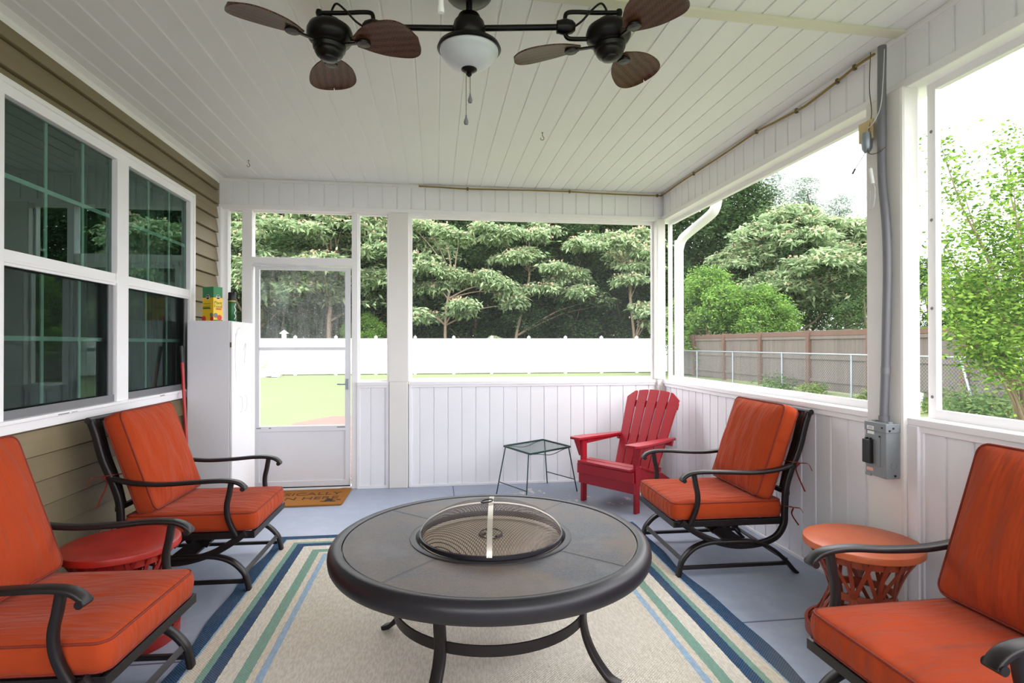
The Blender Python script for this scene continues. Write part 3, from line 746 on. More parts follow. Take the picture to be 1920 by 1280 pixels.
def club_chair(label, loc, rz, seed):
    t = thing('rocking_club_chair', label, 'chair', loc, rz, 'cushioned rocking chairs round the fire table')
    sec = rect(.030, .036, .008, 2)
    for s in (-1, 1):
        y = s * HW
        sf = obj('side_frame', B().sweep(prof_path(CST, y), sec, side=(0, 1, 0)), 'iron', t, sm=50)
        ar = B(); A = [(-.335, .632), (-.30, .622), (-.24, .608), (-.14, .597), (-.06, .595), (.06, .600), (.17, .607), (.25, .607), (.305, .597), (.335, .578), (.345, .560)]
        A = [(x, s * (HW + .012 + (.010 if x > .1 else 0)), z + .004) for x, z in A]
        ar.sweep(smooth(A, 5), rect(.046, .020, .007, 2), side=(0, 1, 0))
        e = Vector(A[-1]); ar.sweep([e + Vector((-.006, -.026, .004)), e + Vector((-.006, .026, .004))], [(.013 * math.cos(k * math.pi / 6), .013 * math.sin(k * math.pi / 6)) for k in range(12)])
        am = obj('armrest', ar, 'iron', t, sm=50)
        obj('arm_post', B().sweep(smooth([(.272, s * (HW + .018), .60), (.262, s * (HW + .018), .54), (.25, s * (HW + .018), .48), (.252, s * (HW + .016), .42), (.27, s * (HW + .012), .36), (.295, s * (HW + .006), .305)], 5), rect(.032, .026, .007, 2), side=(0, 1, 0)), 'iron', am, sm=50)
        obj('leg', B().sweep(prof_path(ARCH, y), rect(.046, .020, .004, 1), side=(0, 1, 0)), 'iron', t, sm=50)
        obj('stretcher', B().bar((.335, y, .055), (-.32, y, .058), .022, .02), 'iron', t, bevel=.003)
    # seat frame
    sfr = B()
    for s in (-1, 1): sfr.bar((.372, s * (HW - .022), .302), (-.285, s * (HW - .022), .302), .024, .036)
    sfr.bar((.372, -HW + .01, .302), (.372, HW - .01, .302), .024, .036).bar((-.285, -HW + .01, .302), (-.285, HW - .01, .302), .024, .036)
    for k in range(7): sfr.bar((.372 - .657 * (k + 1) / 8, -HW + .02, .312), (.372 - .657 * (k + 1) / 8, HW - .02, .312), .035, .003)
    obj('seat_frame', sfr, 'iron', t, bevel=.003)
    bf = B().tube([(-.452, -HW - .022, .948), (-.452, HW + .022, .948)], .017, 14)
    for s in (-1, 1): bf.lathe([(0, -.006), (.018, -.004), (.021, .004), (.017, .012), (0, .014)], n=16) if False else None
    bf.bar((-.318, -HW, .47), (-.318, HW, .47), .02, .026)
    for k in range(5):
        y = (k - 2) * .115; bf.sweep(smooth([(-.318, y, .47), (-.35, y, .60), (-.405, y, .76), (-.448, y, .94)], 4), rect(.022, .010), side=(0, 1, 0))
    for s in (-1, 1): bf.sweep(smooth([(-.312, s * (HW - .035), .47), (-.34, s * (HW - .035), .60), (-.396, s * (HW - .035), .76), (-.446, s * (HW - .035), .94)], 4), rect(.026, .022), side=(0, 1, 0))
    obj('back_frame', bf, 'iron', t, sm=45)
    # sloped cross braces and spring rocker
    obj('cross_brace', B().bar((.335, -HW, .10), (.335, HW, .10), .026, .006, (1, 0, .6)), 'iron', t, bevel=.002)
    obj('cross_brace', B().bar((-.30, -HW, .08), (-.30, HW, .08), .03, .01), 'iron', t, bevel=.002)
    rk = B()
    rk.bar((0, -HW, .19), (0, HW, .19), .12, .010)
    for s in (-1, 1):
        rk.bar((.09, s * .16, .205), (-.03, s * .16, .285), .034, .014).bar((-.09, s * .16, .205), (-.03, s * .16, .285), .034, .014); rk.bar((.10, s * .16, .29), (-.20, s * .16, .29), .05, .012)
        for q in (-.05, 0, .05): rk.tube([(q - .01, s * .16 - .02, .245), (q - .01, s * .16 + .02, .245)], .017, 10)
    rk.bar((-.17, -.1, .285), (-.17, .22, .285), .05, .018)
    obj('rocker_spring', rk, 'iron', t, sm=40)
    sc = obj('seat_cushion', cushion(.335, .292, .052, .040, .018, .010, seed), 'fabric', t, loc=(.045, 0, .375), sm=80)
    obj('cushion_piping', piping_b(.336, .293, .042, (.045, -.045), .0045), 'piping', sc, sm=80)
    bc = obj('back_cushion', cushion(.280, .292, .050, .036, .044, -.006, seed + 5, 26, .010), 'fabric', t, sm=80)
    ang = math.atan2(.146, .42)
    # local x -> up along the back, local z -> forward
    up = Vector((-math.sin(ang), 0, math.cos(ang))); fw_ = Vector((math.cos(ang), 0, math.sin(ang))); yy = Vector((0, 1, 0)) ; yy = fw_.cross(up)
    ctr = Vector((-.265, 0, .705))
    bc.matrix_local = Matrix(((up.x, yy.x, fw_.x, ctr.x), (up.y, yy.y, fw_.y, ctr.y), (up.z, yy.z, fw_.z, ctr.z), (0, 0, 0, 1)))
    obj('cushion_piping', piping_b(.283, .295, .040, (.043, -.043), .0045), 'piping', bc, sm=80)
    for s in (-1, 1):
        tb_ = B(); sd = random.Random(seed + s)
        for (x0, z0, dd) in ((-.345, .645, 1), (-.305, .385, .6)):
            y = s * (HW + .018)
            for q in (-1, 1):
                tb_.sweep(smooth([(x0 + .05, s * (HW - .04), z0 + .01), (x0 + .01, y, z0 + .012), (x0 - .03, y + s * .004, z0 + .004), (x0 - .05 - .03 * q * dd, y + s * .012 * q, z0 - .02 + .02 * q), (x0 - .055 - .045 * dd * (1 + q) / 2, y + s * .02, z0 - .10 * dd + .06 * q * dd)], 5), rect(.009, .0025))
        obj('cushion_tie', tb_, 'piping', t, sm=60)
    return t
club_chair('orange cushioned rocking chair beside the red slatted chair, against the white wall', (1.758, 3.453, 0), 3.119, 1)
club_chair('orange cushioned rocking chair at the right edge, in front of the orange drum stool', (1.68, 1.56, 0), 3.16, 2)
club_chair('orange cushioned rocking chair in front of the tall white cabinet, far left', (-1.372, 3.615, 0), -.018, 3)
club_chair('orange cushioned rocking chair in the lower left corner, nearest the window wall', (-1.385, 2.244, 0), -.05, 4)

# ---------------------------------------------------------------- drum stools
def drum_stool(label, loc, top_m, slat_m, rtop, rbot, h, phase):
    t = thing('drum_stool', label, 'stool', loc, phase)
    obj('seat_top', B().lathe([(0, h - .004), (rtop * .6, h - .004), (rtop - .012, h), (rtop - .002, h - .004), (rtop, h - .012), (rtop, h - .030), (rtop - .004, h - .034), (rtop - .014, h - .03), (rtop - .014, h - .018), (0, h - .018)], n=64), top_m, t, sm=35)
    obj('base_ring', B().lathe([(rbot - .014, .0), (rbot, .0), (rbot + .002, .05), (rbot - .012, .052), (rbot - .014, .0)], n=64), slat_m, t, sm=35)
    rw = min(rtop, rbot) * .56; zm = h * .47
    obj('waist_band', B().lathe([(rw - .008, zm - .016), (rw + .003, zm - .016), (rw + .003, zm + .016), (rw - .008, zm + .016), (rw - .008, zm - .016)], n=48), slat_m, t, sm=35)
    obj('inner_band', B().lathe([(rtop * .80, h - .075), (rtop * .815, h - .075), (rtop * .815, h - .045), (rtop * .80, h - .045), (rtop * .80, h - .075)], n=48), slat_m, t, sm=35)
    n = 9
    for k in range(n):
        a = 2 * math.pi * k / n
        for j, da in enumerate((-.42, 0, .42)):
            r1 = rtop - .018 if j != 1 else rtop - .022
            for (ra, za, rb_, zb, st) in ((rw, zm, r1, h - .03, 1), (rw, zm, rbot - .010, .03, -1)):
                p0 = Vector((ra * math.cos(a), ra * math.sin(a), za)); p2 = Vector((rb_ * math.cos(a + da), rb_ * math.sin(a + da), zb))
                pm = (p0 + p2) / 2; pm.x *= .95; pm.y *= .95
                if len([0 for c in [1]]) and (k * 6 + j * 2 + (st > 0)) < 100:
                    obj('slat', B().sweep(smooth([p0, pm, p2], 4), rect(.017, .005), side=(-math.sin(a + da / 2), math.cos(a + da / 2), 0)), slat_m, t)
    nb = B()
    for k in range(n * 2):
        a = 2 * math.pi * k / (n * 2); nb.add(*(lambda c, d: ([tuple(c + Vector(q)) for q in d], [(0, 1, 2, 3)]))(Vector((rtop * math.cos(a), rtop * math.sin(a), h - .024)), [(0, 0, .004), (.004 * math.cos(a), .004 * math.sin(a), 0), (0, 0, -.004), (-.004 * math.sin(a), .004 * math.cos(a), 0)]))
    return t
drum_stool('round orange drum stool with slatted waist beside the white wall post', (1.95, 2.40, 0), 'stoolorange', 'slatorange', .245, .235, .45, .3)
drum_stool('round red drum stool between the two left rocking chairs', (-1.43, 2.83, 0), 'stoolred', 'slatred', .24, .235, .45, .1)

# ---------------------------------------------------------------- fire pit table
TX, TY, TZ = .236, 2.465, .531
ft = thing('fire_pit_table', 'large round dark metal fire pit table on the striped rug', 'fire pit table', (TX, TY, 0))
RT = .678
obj('rim', B().lathe([(RT - .058, TZ - .010), (RT - .056, TZ - .002), (RT - .052, TZ), (RT - .026, TZ), (RT - .022, TZ - .003), (RT - .010, TZ - .010), (RT - .002, TZ - .024), (RT, TZ - .042), (RT - .003, TZ - .062), (RT - .010, TZ - .074), (RT - .016, TZ - .076), (RT - .03, TZ - .072), (RT - .058, TZ - .03), (RT - .058, TZ - .010)], n=128), 'rim', ft, sm=40)
g = .006
for k in range(4):
    a0 = R(47 + 90 * k); v = []; n = 26; b = B(); ri, ro = .345, RT - .060
    for zz in (TZ - .004, TZ - .016):
        for rr in (ri, ro):
            e = g / rr
            for i in range(n + 1):
                a = a0 + e + (math.pi / 2 - 2 * e) * i / n; v.append((rr * math.cos(a), rr * math.sin(a), zz))
    m = n + 1; f = []
    for i in range(n):
        f += [(i, i + 1, m + i + 1, m + i), (2 * m + i, 3 * m + i, 3 * m + i + 1, 2 * m + i + 1), (i, 2 * m + i, 2 * m + i + 1, i + 1), (m + i, m + i + 1, 3 * m + i + 1, 3 * m + i)]
    f += [(0, m, 3 * m, 2 * m), (n, 2 * m + n, 3 * m + n, m + n)]
    b.add(v, f); obj('top_panel', b, 'top', ft, bevel=.002)
sp_ = B()
for k in range(4):
    a = R(47 + 90 * k); sp_.bar((.335 * math.cos(a), .335 * math.sin(a), TZ - .010), ((RT - .056) * math.cos(a), (RT - .056) * math.sin(a), TZ - .010), .024, .010)
obj('top_spoke', sp_, 'rim', ft, bevel=.002)
obj('inner_ring', B().lathe([(.348, TZ - .012), (.346, TZ - .001), (.335, TZ + .003), (.322, TZ + .001), (.316, TZ - .006), (.306, TZ - .010), (.302, TZ - .02), (.345, TZ - .022), (.348, TZ - .012)], n=96), 'rim', ft, sm=40)
MT['lid'] = plain('tan_metal_lid', (168, 150, 126), .5, .1, .12, 9)
obj('fire_bowl', B().lathe([(.304, TZ - .012), (.30, TZ - .016), (.29, TZ - .05), (.24, TZ - .12), (.14, TZ - .16), (0, TZ - .17)], n=64), 'iron', ft, sm=50)
lid = obj('bowl_lid', B().lathe([(0, TZ - .008), (.15, TZ - .010), (.285, TZ - .016), (.300, TZ - .012), (.300, TZ - .018), (.28, TZ - .022), (0, TZ - .016)], n=64), 'lid', ft, sm=50, label='tan round lid under the mesh dome')
obj('lid_handle', B().tube([(.048 * math.cos(a), .048 * math.sin(a), TZ + .000 + .006 * math.sin(a)) for a in [2 * math.pi * k / 24 for k in range(24)]], .0028, 6, True).bar((-.048, 0, TZ - .005), (-.025, .02, TZ - .005), .014, .008).bar((.02, -.03, TZ - .005), (.045, -.012, TZ - .005), .014, .008), 'iron', lid, sm=50)
for k in range(4):
    a = R(148 + 90 * k); c, s = math.cos(a), math.sin(a)
    pth = [(.40, .50), (.42, .455), (.425, .38), (.42, .30), (.415, .24), (.43, .17), (.465, .10), (.52, .035), (.565, .014)]
    P_ = smooth([(r * c, r * s, z) for r, z in pth], 5)
    obj('leg', B().sweep(P_, rect(.048, .020, .005, 2), side=(-s, c, 0)), 'iron', ft, sm=50)
obj('lower_ring', B().lathe([(.405, .262), (.413, .262), (.413, .222), (.405, .222), (.405, .262)], n=72), 'iron', ft, sm=35)
kn = B().tube([(-.44, .26, TZ - .085), (-.50, .22, TZ - .13)], .012, 10)
obj('leveller', B().lathe([(0, .008), (.022, .006), (.024, -.004), (0, -.008)], (-.47, .26, TZ - .085), 18), 'rim', ft, sm=40)

ss = thing('spark_screen', 'mesh dome spark screen sitting in the middle of the fire pit table', 'spark screen', (TX, TY - .012, TZ))
dome = [(.304 * math.cos(t) if t < 1.57 else 0, .012 + .098 * math.sin(t)) for t in [math.pi / 2 * k / 18 for k in range(19)]]
dome = [(.304, .010), (.298, .024), (.288, .042), (.272, .060), (.25, .077), (.225, .091), (.19, .107), (.15, .119), (.10, .128), (.05, .133), (0, .134)]
obj('mesh_dome', B().lathe(dome, n=72), 'spark', ss, sm=70)
obj('screen_ring', B().lathe([(.294, -.004), (.300, -.004), (.306, .002), (.306, .016), (.298, .018), (.294, .010), (.294, -.004)], n=96), 'rim', ss, sm=40)
for (c, s) in ((1, 0), (0, 1)):
    pr = [(r + .001, z + .003) for r, z in dome]; pth = [(-r * c, -r * s, z) for r, z in pr] + [(r * c, r * s, z) for r, z in reversed(pr[:-1])]
    q = Matrix.Rotation(-yaw * .9, 4, 'Z')
    obj('strap', B().sweep(smooth(pth, 2), rect(.015 if c else .021, .003), side=(-s, c, 0)).xf(q), 'mesharch', ss)
obj('lift_ring', B().tube([(-.018 + .026 * math.cos(a), .0 + .022 * math.sin(a), .145 + .004 * math.cos(a)) for a in [2 * math.pi * k / 20 for k in range(20)]], .003, 6, True), 'iron', ss, sm=50)

# ---------------------------------------------------------------- adirondack chair
ad = thing('adirondack_chair', 'red slatted wooden garden chair in the corner beside the wire table', 'chair', (1.414, 4.592, 0), R(216))
# local x forward, y left ; front legs at x=0
for s in (-1, 1):
    lg = B(); lg.box((-.045, s * .270 - .012, 0), (.045, s * .270 + .012, .53))
    lo = obj('leg', B().add([(-.045, s * .27 - .013, 0), (.010, s * .27 - .013, 0), (.010, s * .27 + .013, 0), (-.045, s * .27 + .013, 0), (-.050, s * .27 - .013, .53), (.012, s * .27 - .013, .53), (.012, s * .27 + .013, .53), (-.050, s * .27 + .013, .53)], [(0, 3, 2, 1), (4, 5, 6, 7), (0, 1, 5, 4), (1, 2, 6, 5), (2, 3, 7, 6), (3, 0, 4, 7)]), 'red', ad, bevel=.003)
    # side rail running down to the rear foot
    pl = [(.02, .335), (.02, .235), (-.70, .0), (-.80, .0), (-.78, .07), (-.42, .26), (-.1, .345)]
    m = len(pl); v = [(x, s * .243 - .012, z) for x, z in pl] + [(x, s * .243 + .012, z) for x, z in pl]
    obj('leg', B().add(v, [tuple(range(m))[::-1], tuple(range(m, 2 * m))] + [(i, (i + 1) % m, m + (i + 1) % m, m + i) for i in range(m)]), 'red', ad, bevel=.003)
    # arm board, broad at the front
    pl = [(.085, -.030), (.095, .0), (.09, .070), (.06, .088), (-.10, .090), (-.42, .045), (-.60, .018), (-.62, -.012), (-.60, -.03), (-.3, -.034)]
    pl = [(x, s * (.262 + y)) for x, y in pl]
    am = obj('armrest', B().prism(pl, 0, .022).xf(Matrix.Translation((0, 0, .533)) @ Matrix.Rotation(R(-1.5), 4, 'Y')), 'red', ad, bevel=.004)
    v = [(x, s * y, z) for x, y, z in ((.03, .283, .53), (.03, .345, .53), (-.01, .345, .53), (-.01, .283, .53), (.01, .283, .39), (.01, .30, .39), (-.01, .30, .39), (-.01, .283, .39))]
    obj('arm_bracket', B().add(v, [(0, 3, 2, 1), (4, 5, 6, 7), (0, 1, 5, 4), (1, 2, 6, 5), (2, 3, 7, 6), (3, 0, 4, 7)]), 'red', am, bevel=.002)
    obj('arm_rail', B().bar((-.05, s * .262, .512), (-.52, s * .258, .524), .022, .036), 'red', am, bevel=.002)
xs = [(.028, .350), (-.062, .352), (-.155, .335), (-.248, .303), (-.338, .27)]
for i, (x, z) in enumerate(xs):
    dz = -.0 if i < 1 else -.018; obj('seat_slat', B().bar((x, -.268, z), (x, .268, z), .082, .02, (.0 if i < 2 else -.3, 0, 1)), 'red', ad, bevel=.004)
obj('front_apron', B().bar((.044, -.285, .292), (.044, .285, .292), .022, .085), 'red', ad, bevel=.005)
obj('front_rail', B().bar((.023, -.284, .205), (.023, .284, .205), .022, .085), 'red', ad, bevel=.003)
# back slats: fan with arched top, leaning back
tb_ = R(25)
def backpt(y, l, th=0): # l along the slat from the seat, th thickness
    return (-.375 - math.sin(tb_) * l - math.cos(tb_) * th, y, .235 + math.cos(tb_) * l - math.sin(tb_) * th)
for i in range(5):
    k = i - 2; wb_, wt = .076, .094; gb, gt = .010, .018
    yb, yt = k * (wb_ + gb), k * (wt + gt); top = lambda y: .775 - .55 * y * y - (.6 * max(0, abs(y) - .2))
    pts = [(yb - wb_ / 2, 0), (yb + wb_ / 2, 0)]
    n = 8
    for j in range(n + 1):
        y = yt + wt / 2 - wt * j / n; pts.append((y, top(y)))
    m = len(pts); v = [backpt(y, l, 0) for y, l in pts] + [backpt(y, l, .02) for y, l in pts]
    sl = obj('back_slat', B().add(v, [tuple(range(m))[::-1], tuple(range(m, 2 * m))] + [(a, (a + 1) % m, m + (a + 1) % m, m + a) for a in range(m)]), 'red', ad, bevel=.003)
    sc2 = B()
    for l in (.64, .315):
        f_ = l / .77; yy_ = yb + (yt - yb) * f_; ww = (wb_ + (wt - wb_) * f_) * .27
        for q in (-1, 1):
            c_ = Vector(backpt(yy_ + q * ww, l, -.0015)); sc2.add([c_ + Vector(d) for d in ((0, .0028, 0), (0, 0, .0028), (0, -.0028, 0), (0, 0, -.0028))], [(0, 1, 2, 3)])
    obj('screw', sc2, 'inkblack', sl)
obj('back_brace', B().bar(backpt(-.26, .64, .032), backpt(.26, .64, .032), .022, .06, (math.sin(tb_) * -1, 0, math.cos(tb_))), 'red', ad, bevel=.003)
obj('back_brace', B().bar(backpt(-.285, .315, .034), backpt(.285, .315, .034), .026, .06, (-math.sin(tb_), 0, math.cos(tb_))), 'red', ad, bevel=.003)
obj('back_brace', B().bar(backpt(-.23, .05, .034), backpt(.23, .05, .034), .026, .07, (-math.sin(tb_), 0, math.cos(tb_))), 'red', ad, bevel=.003)

# ---------------------------------------------------------------- green wire table
wt_ = thing('wire_side_table', 'dark green wire side table with a mesh top beside the red chair', 'table', (.91, 5.08, 0))
TC = [(-.30, .055), (.115, .345), (.29, -.055), (-.125, -.35)]   # A B C D (left, far, right, near)
A_, Bp, Cp, Dp = [Vector((x, y, .43)) for x, y in TC]
b = B()
for p, q in ((A_, Bp), (Bp, Cp), (Cp, Dp), (Dp, A_)): b.bar(p, q, .012, .016)
obj('top_frame', b, 'greenmetal', wt_, bevel=.002)
obj('mesh_top', B().add([A_, Bp, Cp, Dp], [(0, 1, 2, 3)]), 'tmesh', wt_)
Ft = {'a': (-.375, .0), 'd': (-.165, -.375), 'b': (.16, .36), 'c': (.37, .02)}
for key, topc, inn in (('a', A_, Dp), ('d', Dp, A_), ('b', Bp, Cp), ('c', Cp, Bp)):
    tp = topc.lerp(inn, .06) + Vector((0, 0, -.008)); foot = Vector((Ft[key][0], Ft[key][1], .005))
    obj('leg', B().tube([tp, foot], .0055, 8), 'greenmetal', wt_, sm=50)
def lgp(key, topc, inn, z):
    tp = topc.lerp(inn, .06); foot = Vector((Ft[key][0], Ft[key][1], 0)); return foot.lerp(tp, z / .43)
obj('stretcher', B().tube([lgp('a', A_, Dp, .12), lgp('d', Dp, A_, .12)], .0045, 8), 'greenmetal', wt_, sm=50)
obj('stretcher', B().tube([lgp('b', Bp, Cp, .12), lgp('c', Cp, Bp, .12)], .0045, 8), 'greenmetal', wt_, sm=50)
for p, q in ((A_, Bp), (Dp, Cp)):
    pts = []
    for i in range(13):
        t_ = i / 12; c_ = p.lerp(q, .08 + .84 * t_); pts.append(c_ + Vector((0, 0, -.008 - .03 * math.sin(math.pi * t_) ** 2)))
    obj('scroll_brace', B().tube(pts, .0035, 6), 'greenmetal', wt_, sm=50)

# ---------------------------------------------------------------- rug, doormat
hx, hy = (RUG_X1 - RUG_X0) / 2, (RUG_Y1 - RUG_Y0) / 2
b = B(); nx, ny = 30, 48; v = []; f = []
rr = random.Random(3)
def edge(s, k): return .012 * math.sin(s * 2.1 + k) + .008 * math.sin(s * 5.3 + 2 * k)
for lay, z in ((0, .007), (1, 0)):
    for j in range(ny + 1):
        for i in range(nx + 1):
            u, w = -1 + 2 * i / nx, -1 + 2 * j / ny
            x, y = u * hx, w * hy
            x += abs(u) ** 6 * (1 if u > 0 else -1) * edge(y * 2, 1 if u > 0 else 4); y += abs(w) ** 6 * (1 if w > 0 else -1) * edge(x * 1.2, 2) * .5
            zz = z if lay else z + .004 * (abs(u) ** 12) * max(0, math.sin(y * 6.1))
            v.append((x, y, zz))
m = (nx + 1); L = m * (ny + 1)
for j in range(ny):
    for i in range(nx):
        a = j * m + i; f += [(a, a + 1, a + m + 1, a + m), (L + a, L + a + m, L + a + m + 1, L + a + 1)]
for j in range(ny):
    for i in (0, nx): a = j * m + i; f.append((a, a + m, L + a + m, L + a))
for i in range(nx):
    for j in (0, ny): a = j * m + i; f.append((a, a + 1, L + a + 1, L + a))
b.add(v, f)
rug = tag(obj('rug', b, 'rug', loc=((RUG_X0 + RUG_X1) / 2, (RUG_Y0 + RUG_Y1) / 2, .001), sm=30), 'large woven beige rug with navy, green and blue border stripes on the grey floor', 'rug')

dm = thing('doormat', 'brown coir doormat with brown lettering in front of the screen door', 'doormat', (-1.225, 5.20, 0), R(1))
n = 30; pts = []
w2, h2 = .435, .265
pts = [(-w2, -h2), (w2 - .01, -h2), (w2, -h2 + .02), (w2 + .015, h2), (w2 - .02, h2 + .005), (w2 - .06, h2 + .012), (w2 - .1, h2 - .002), (-w2, h2 - .004)]
obj('mat_body', B().prism(pts, 0, .016), 'coir', dm, bevel=.003)
t1 = text_mesh('BASICALLY', .135, .0008).xf(Matrix.Translation((.055, .085, .0172)) @ Matrix.Scale(.88, 4, (0, 1, 0)))
obj('lettering', t1, 'coirink', dm)
t2 = text_mesh("LIVIN HERE", .135, .0008).xf(Matrix.Translation((.045, -.06, .0172)) @ Matrix.Scale(.88, 4, (0, 1, 0)))
obj('lettering', t2, 'coirink', dm)
pb = B()
def blob(cx, cy, rx, ry, z=.0172):
    pb.add([(cx + rx * math.cos(k * math.pi / 6), cy + ry * math.sin(k * math.pi / 6), z) for k in range(12)], [tuple(range(12))])
blob(.31, -.14, .035, .045); blob(.27, -.175, .03, .015); blob(.35, -.18, .028, .014); blob(.39, -.14, .022, .016)
for q in range(3): pb.bar((.31, -.14, .0172), (.31 + .05 * math.cos(q * 2.1), -.14 + .06 * math.sin(q * 2.1), .0172), .01, .001)
obj('stencil_mark', pb, 'coirdark', dm)

# ---------------------------------------------------------------- cabinet and what stands on it
cab = thing('tall_cabinet', 'tall narrow white cabinet between the siding wall and the screen door', 'cabinet', (-1.745, 4.99, 0))
hw, hd, ht = .165, .285, 1.538
obj('body', B().box((-hw, -hd, .0175), (hw - .02, hd, ht)), 'cabw', cab, bevel=.003)
for y_ in (-hd + .03, hd - .03): obj('foot', B().box((-hw + .01, y_ - .015, 0), (-hw + .04, y_ + .015, .018)), 'cabw', cab)
dr = obj('door', B().box((hw - .018, -hd + .003, .03), (hw, hd - .003, ht - .006)), 'trimw', cab, bevel=.004)
obj('hinge', B().box((hw - .016, -hd - .002, 1.33), (hw - .006, -hd + .003, 1.37)).box((hw - .016, -hd - .002, .20), (hw - .006, -hd + .003, .24)), 'brass', dr)
MT['scuff'] = plain('grey_scuff', (196, 196, 200), .6)
sc3 = B(); x = hw + .0006
sc3.tube(smooth([(x, -.20, 1.42), (x, -.17, 1.47), (x, -.10, 1.49)], 5), .0016, 5).tube(smooth([(x, -.21, 1.44), (x, -.22, 1.25), (x, -.19, 1.05)], 5), .0014, 5).tube(smooth([(x, -.02, 1.30), (x, .03, 1.36), (x, .0, 1.2)], 5), .0014, 5)
for c0 in (-.08, .03): sc3.tube(smooth([(x, c0 - .03, .93), (x, c0 + .03, .91), (x, c0 + .03, .82), (x, c0 - .02, .80)], 5), .0018, 5)
obj('scuff_mark', sc3, 'scuff', dr)
# plant food box
bx = thing('plant_food_box', 'green and yellow plant food box standing on the white cabinet', 'box', (-1.782, 4.86, ht), R(-32))
w, d, h = .063, .042, .275
obj('carton', B().box((-w, -d, 0), (w, d, h * .69)), 'yellow', bx, bevel=.002)
cp = obj('carton_top', B().box((-w, -d, h * .69), (w, d, h)), 'green', bx, bevel=.003)
def disc(b, c, r, ax, n=18):
    P_ = []
    for k in range(n):
        a = 2 * math.pi * k / n
        P_.append((c[0] + r * math.cos(a), c[1], c[2] + r * math.sin(a)) if ax == 'y' else (c[0], c[1] + r * math.cos(a), c[2] + r * math.sin(a)))
    b.add(P_, [tuple(range(n))])
e = .0008
b1 = B(); disc(b1, (0, -d - e, h * .70), .021, 'y'); disc(b1, (w + e, 0, h * .70), .019, 'x'); obj('emblem', b1, 'inkwhite', bx)
b1 = B(); disc(b1, (0, -d - 2 * e, h * .70), .018, 'y'); disc(b1, (w + 2 * e, 0, h * .70), .016, 'x'); em = obj('emblem_disc', b1, 'inkblack', bx)
obj('emblem_band', B().box((-.02, -d - 3 * e, h * .695), (.02, -d - 2.5 * e, h * .715)).box((w + 2.5 * e, -.018, h * .695), (w + 3 * e, .018, h * .715)), 'inkwhite', em)
lb = B()
for z in (.50, .43, .36): lb.box((-w + .006, -d - e, h * z), (w * .5, -d - e * .5, h * z + .004))
lb.box((-w + .006, -d - e, h * .38), (w * .4, -d - e * .5, h * .405)); obj('printed_lines', lb, 'inkgreen', bx)
tm = text_mesh('Plant', .036, .0003).xf(Matrix.Translation((w + e, 0, h * .535)) @ Matrix.Rotation(R(90), 4, 'Z') @ Matrix.Rotation(R(90), 4, 'X')); obj('lettering', tm, 'inkgreen', bx)
tm = text_mesh('Food', .036, .0003).xf(Matrix.Translation((w + e, 0, h * .43)) @ Matrix.Rotation(R(90), 4, 'Z') @ Matrix.Rotation(R(90), 4, 'X')); obj('lettering', tm, 'inkgreen', bx)
obj('printed_lines', B().box((w + e * .5, -.02, h * .34), (w + e, .03, h * .375)), 'inkred', bx)
fl_ = B(); disc(fl_, (w + e, .012, h * .11), .022, 'x'); disc(fl_, (.045, -d - e, h * .07), .02, 'y'); disc(fl_, (-.045, -d - e, h * .07), .024, 'y'); obj('printed_flower', fl_, 'inkred', bx)
fl_ = B(); disc(fl_, (w + e * .7, -.022, h * .17), .02, 'x'); disc(fl_, (.04, -d - e * .7, h * .18), .018, 'y'); obj('printed_flower', fl_, 'inkgrey', bx)
obj('printed_leaves', B().box((w + e * .3, -.04, 0), (w + e * .8, .042, h * .045)), 'green', bx)
# spray can
cn = thing('spray_can', 'green spray can with a black cap, right of the plant food box', 'can', (-1.69, 5.03, ht), R(20))
obj('can_body', B().lathe([(0, 0), (.030, 0), (.032, .004), (.032, .172), (.030, .180), (.026, .186), (0, .186)], n=36), 'cangreen', cn, sm=40)
obj('cap', B().lathe([(0, .18), (.033, .18), (.033, .196), (.031, .198), (.031, .245), (.028, .25), (0, .25)], n=36), 'black', cn, sm=40)
obj('label_band', B().lathe([(.0326, .172), (.0326, .184)], n=36), 'gold', cn, sm=40)
tm = B()
for k in range(5):
    a0 = R(-60 + (k % 2) * 26); a1 = R(-60 + ((k + 1) % 2) * 26); z0 = .025 + k * .026
    tm.tube([(.0325 * math.cos(a0), .0325 * math.sin(a0), z0), (.0335 * math.cos((a0 + a1) / 2), .0335 * math.sin((a0 + a1) / 2), z0 + .013), (.0325 * math.cos(a1), .0325 * math.sin(a1), z0 + .026)], .0032, 6)
obj('printed_script', tm, 'inkwhite', cn)
# broom handle
br_ = thing('broom', 'red broom handle with a black grip leaning between wall and cabinet', 'broom', (-1.80, 4.50, 0))
p0, p1 = Vector((0, 0, .02)), Vector((-.125, .14, 1.34))
obj('handle', B().tube([p0, p0.lerp(p1, .91)], .012, 12), 'broom', br_, sm=50)
obj('grip', B().tube([p0.lerp(p1, .905), p1], .0145, 12), 'black', br_, sm=50)
obj('broom_head', B().prism([(-.14, -.02), (.14, -.02), (.12, .02), (-.12, .02)], .0, .06), 'black', br_, bevel=.004)

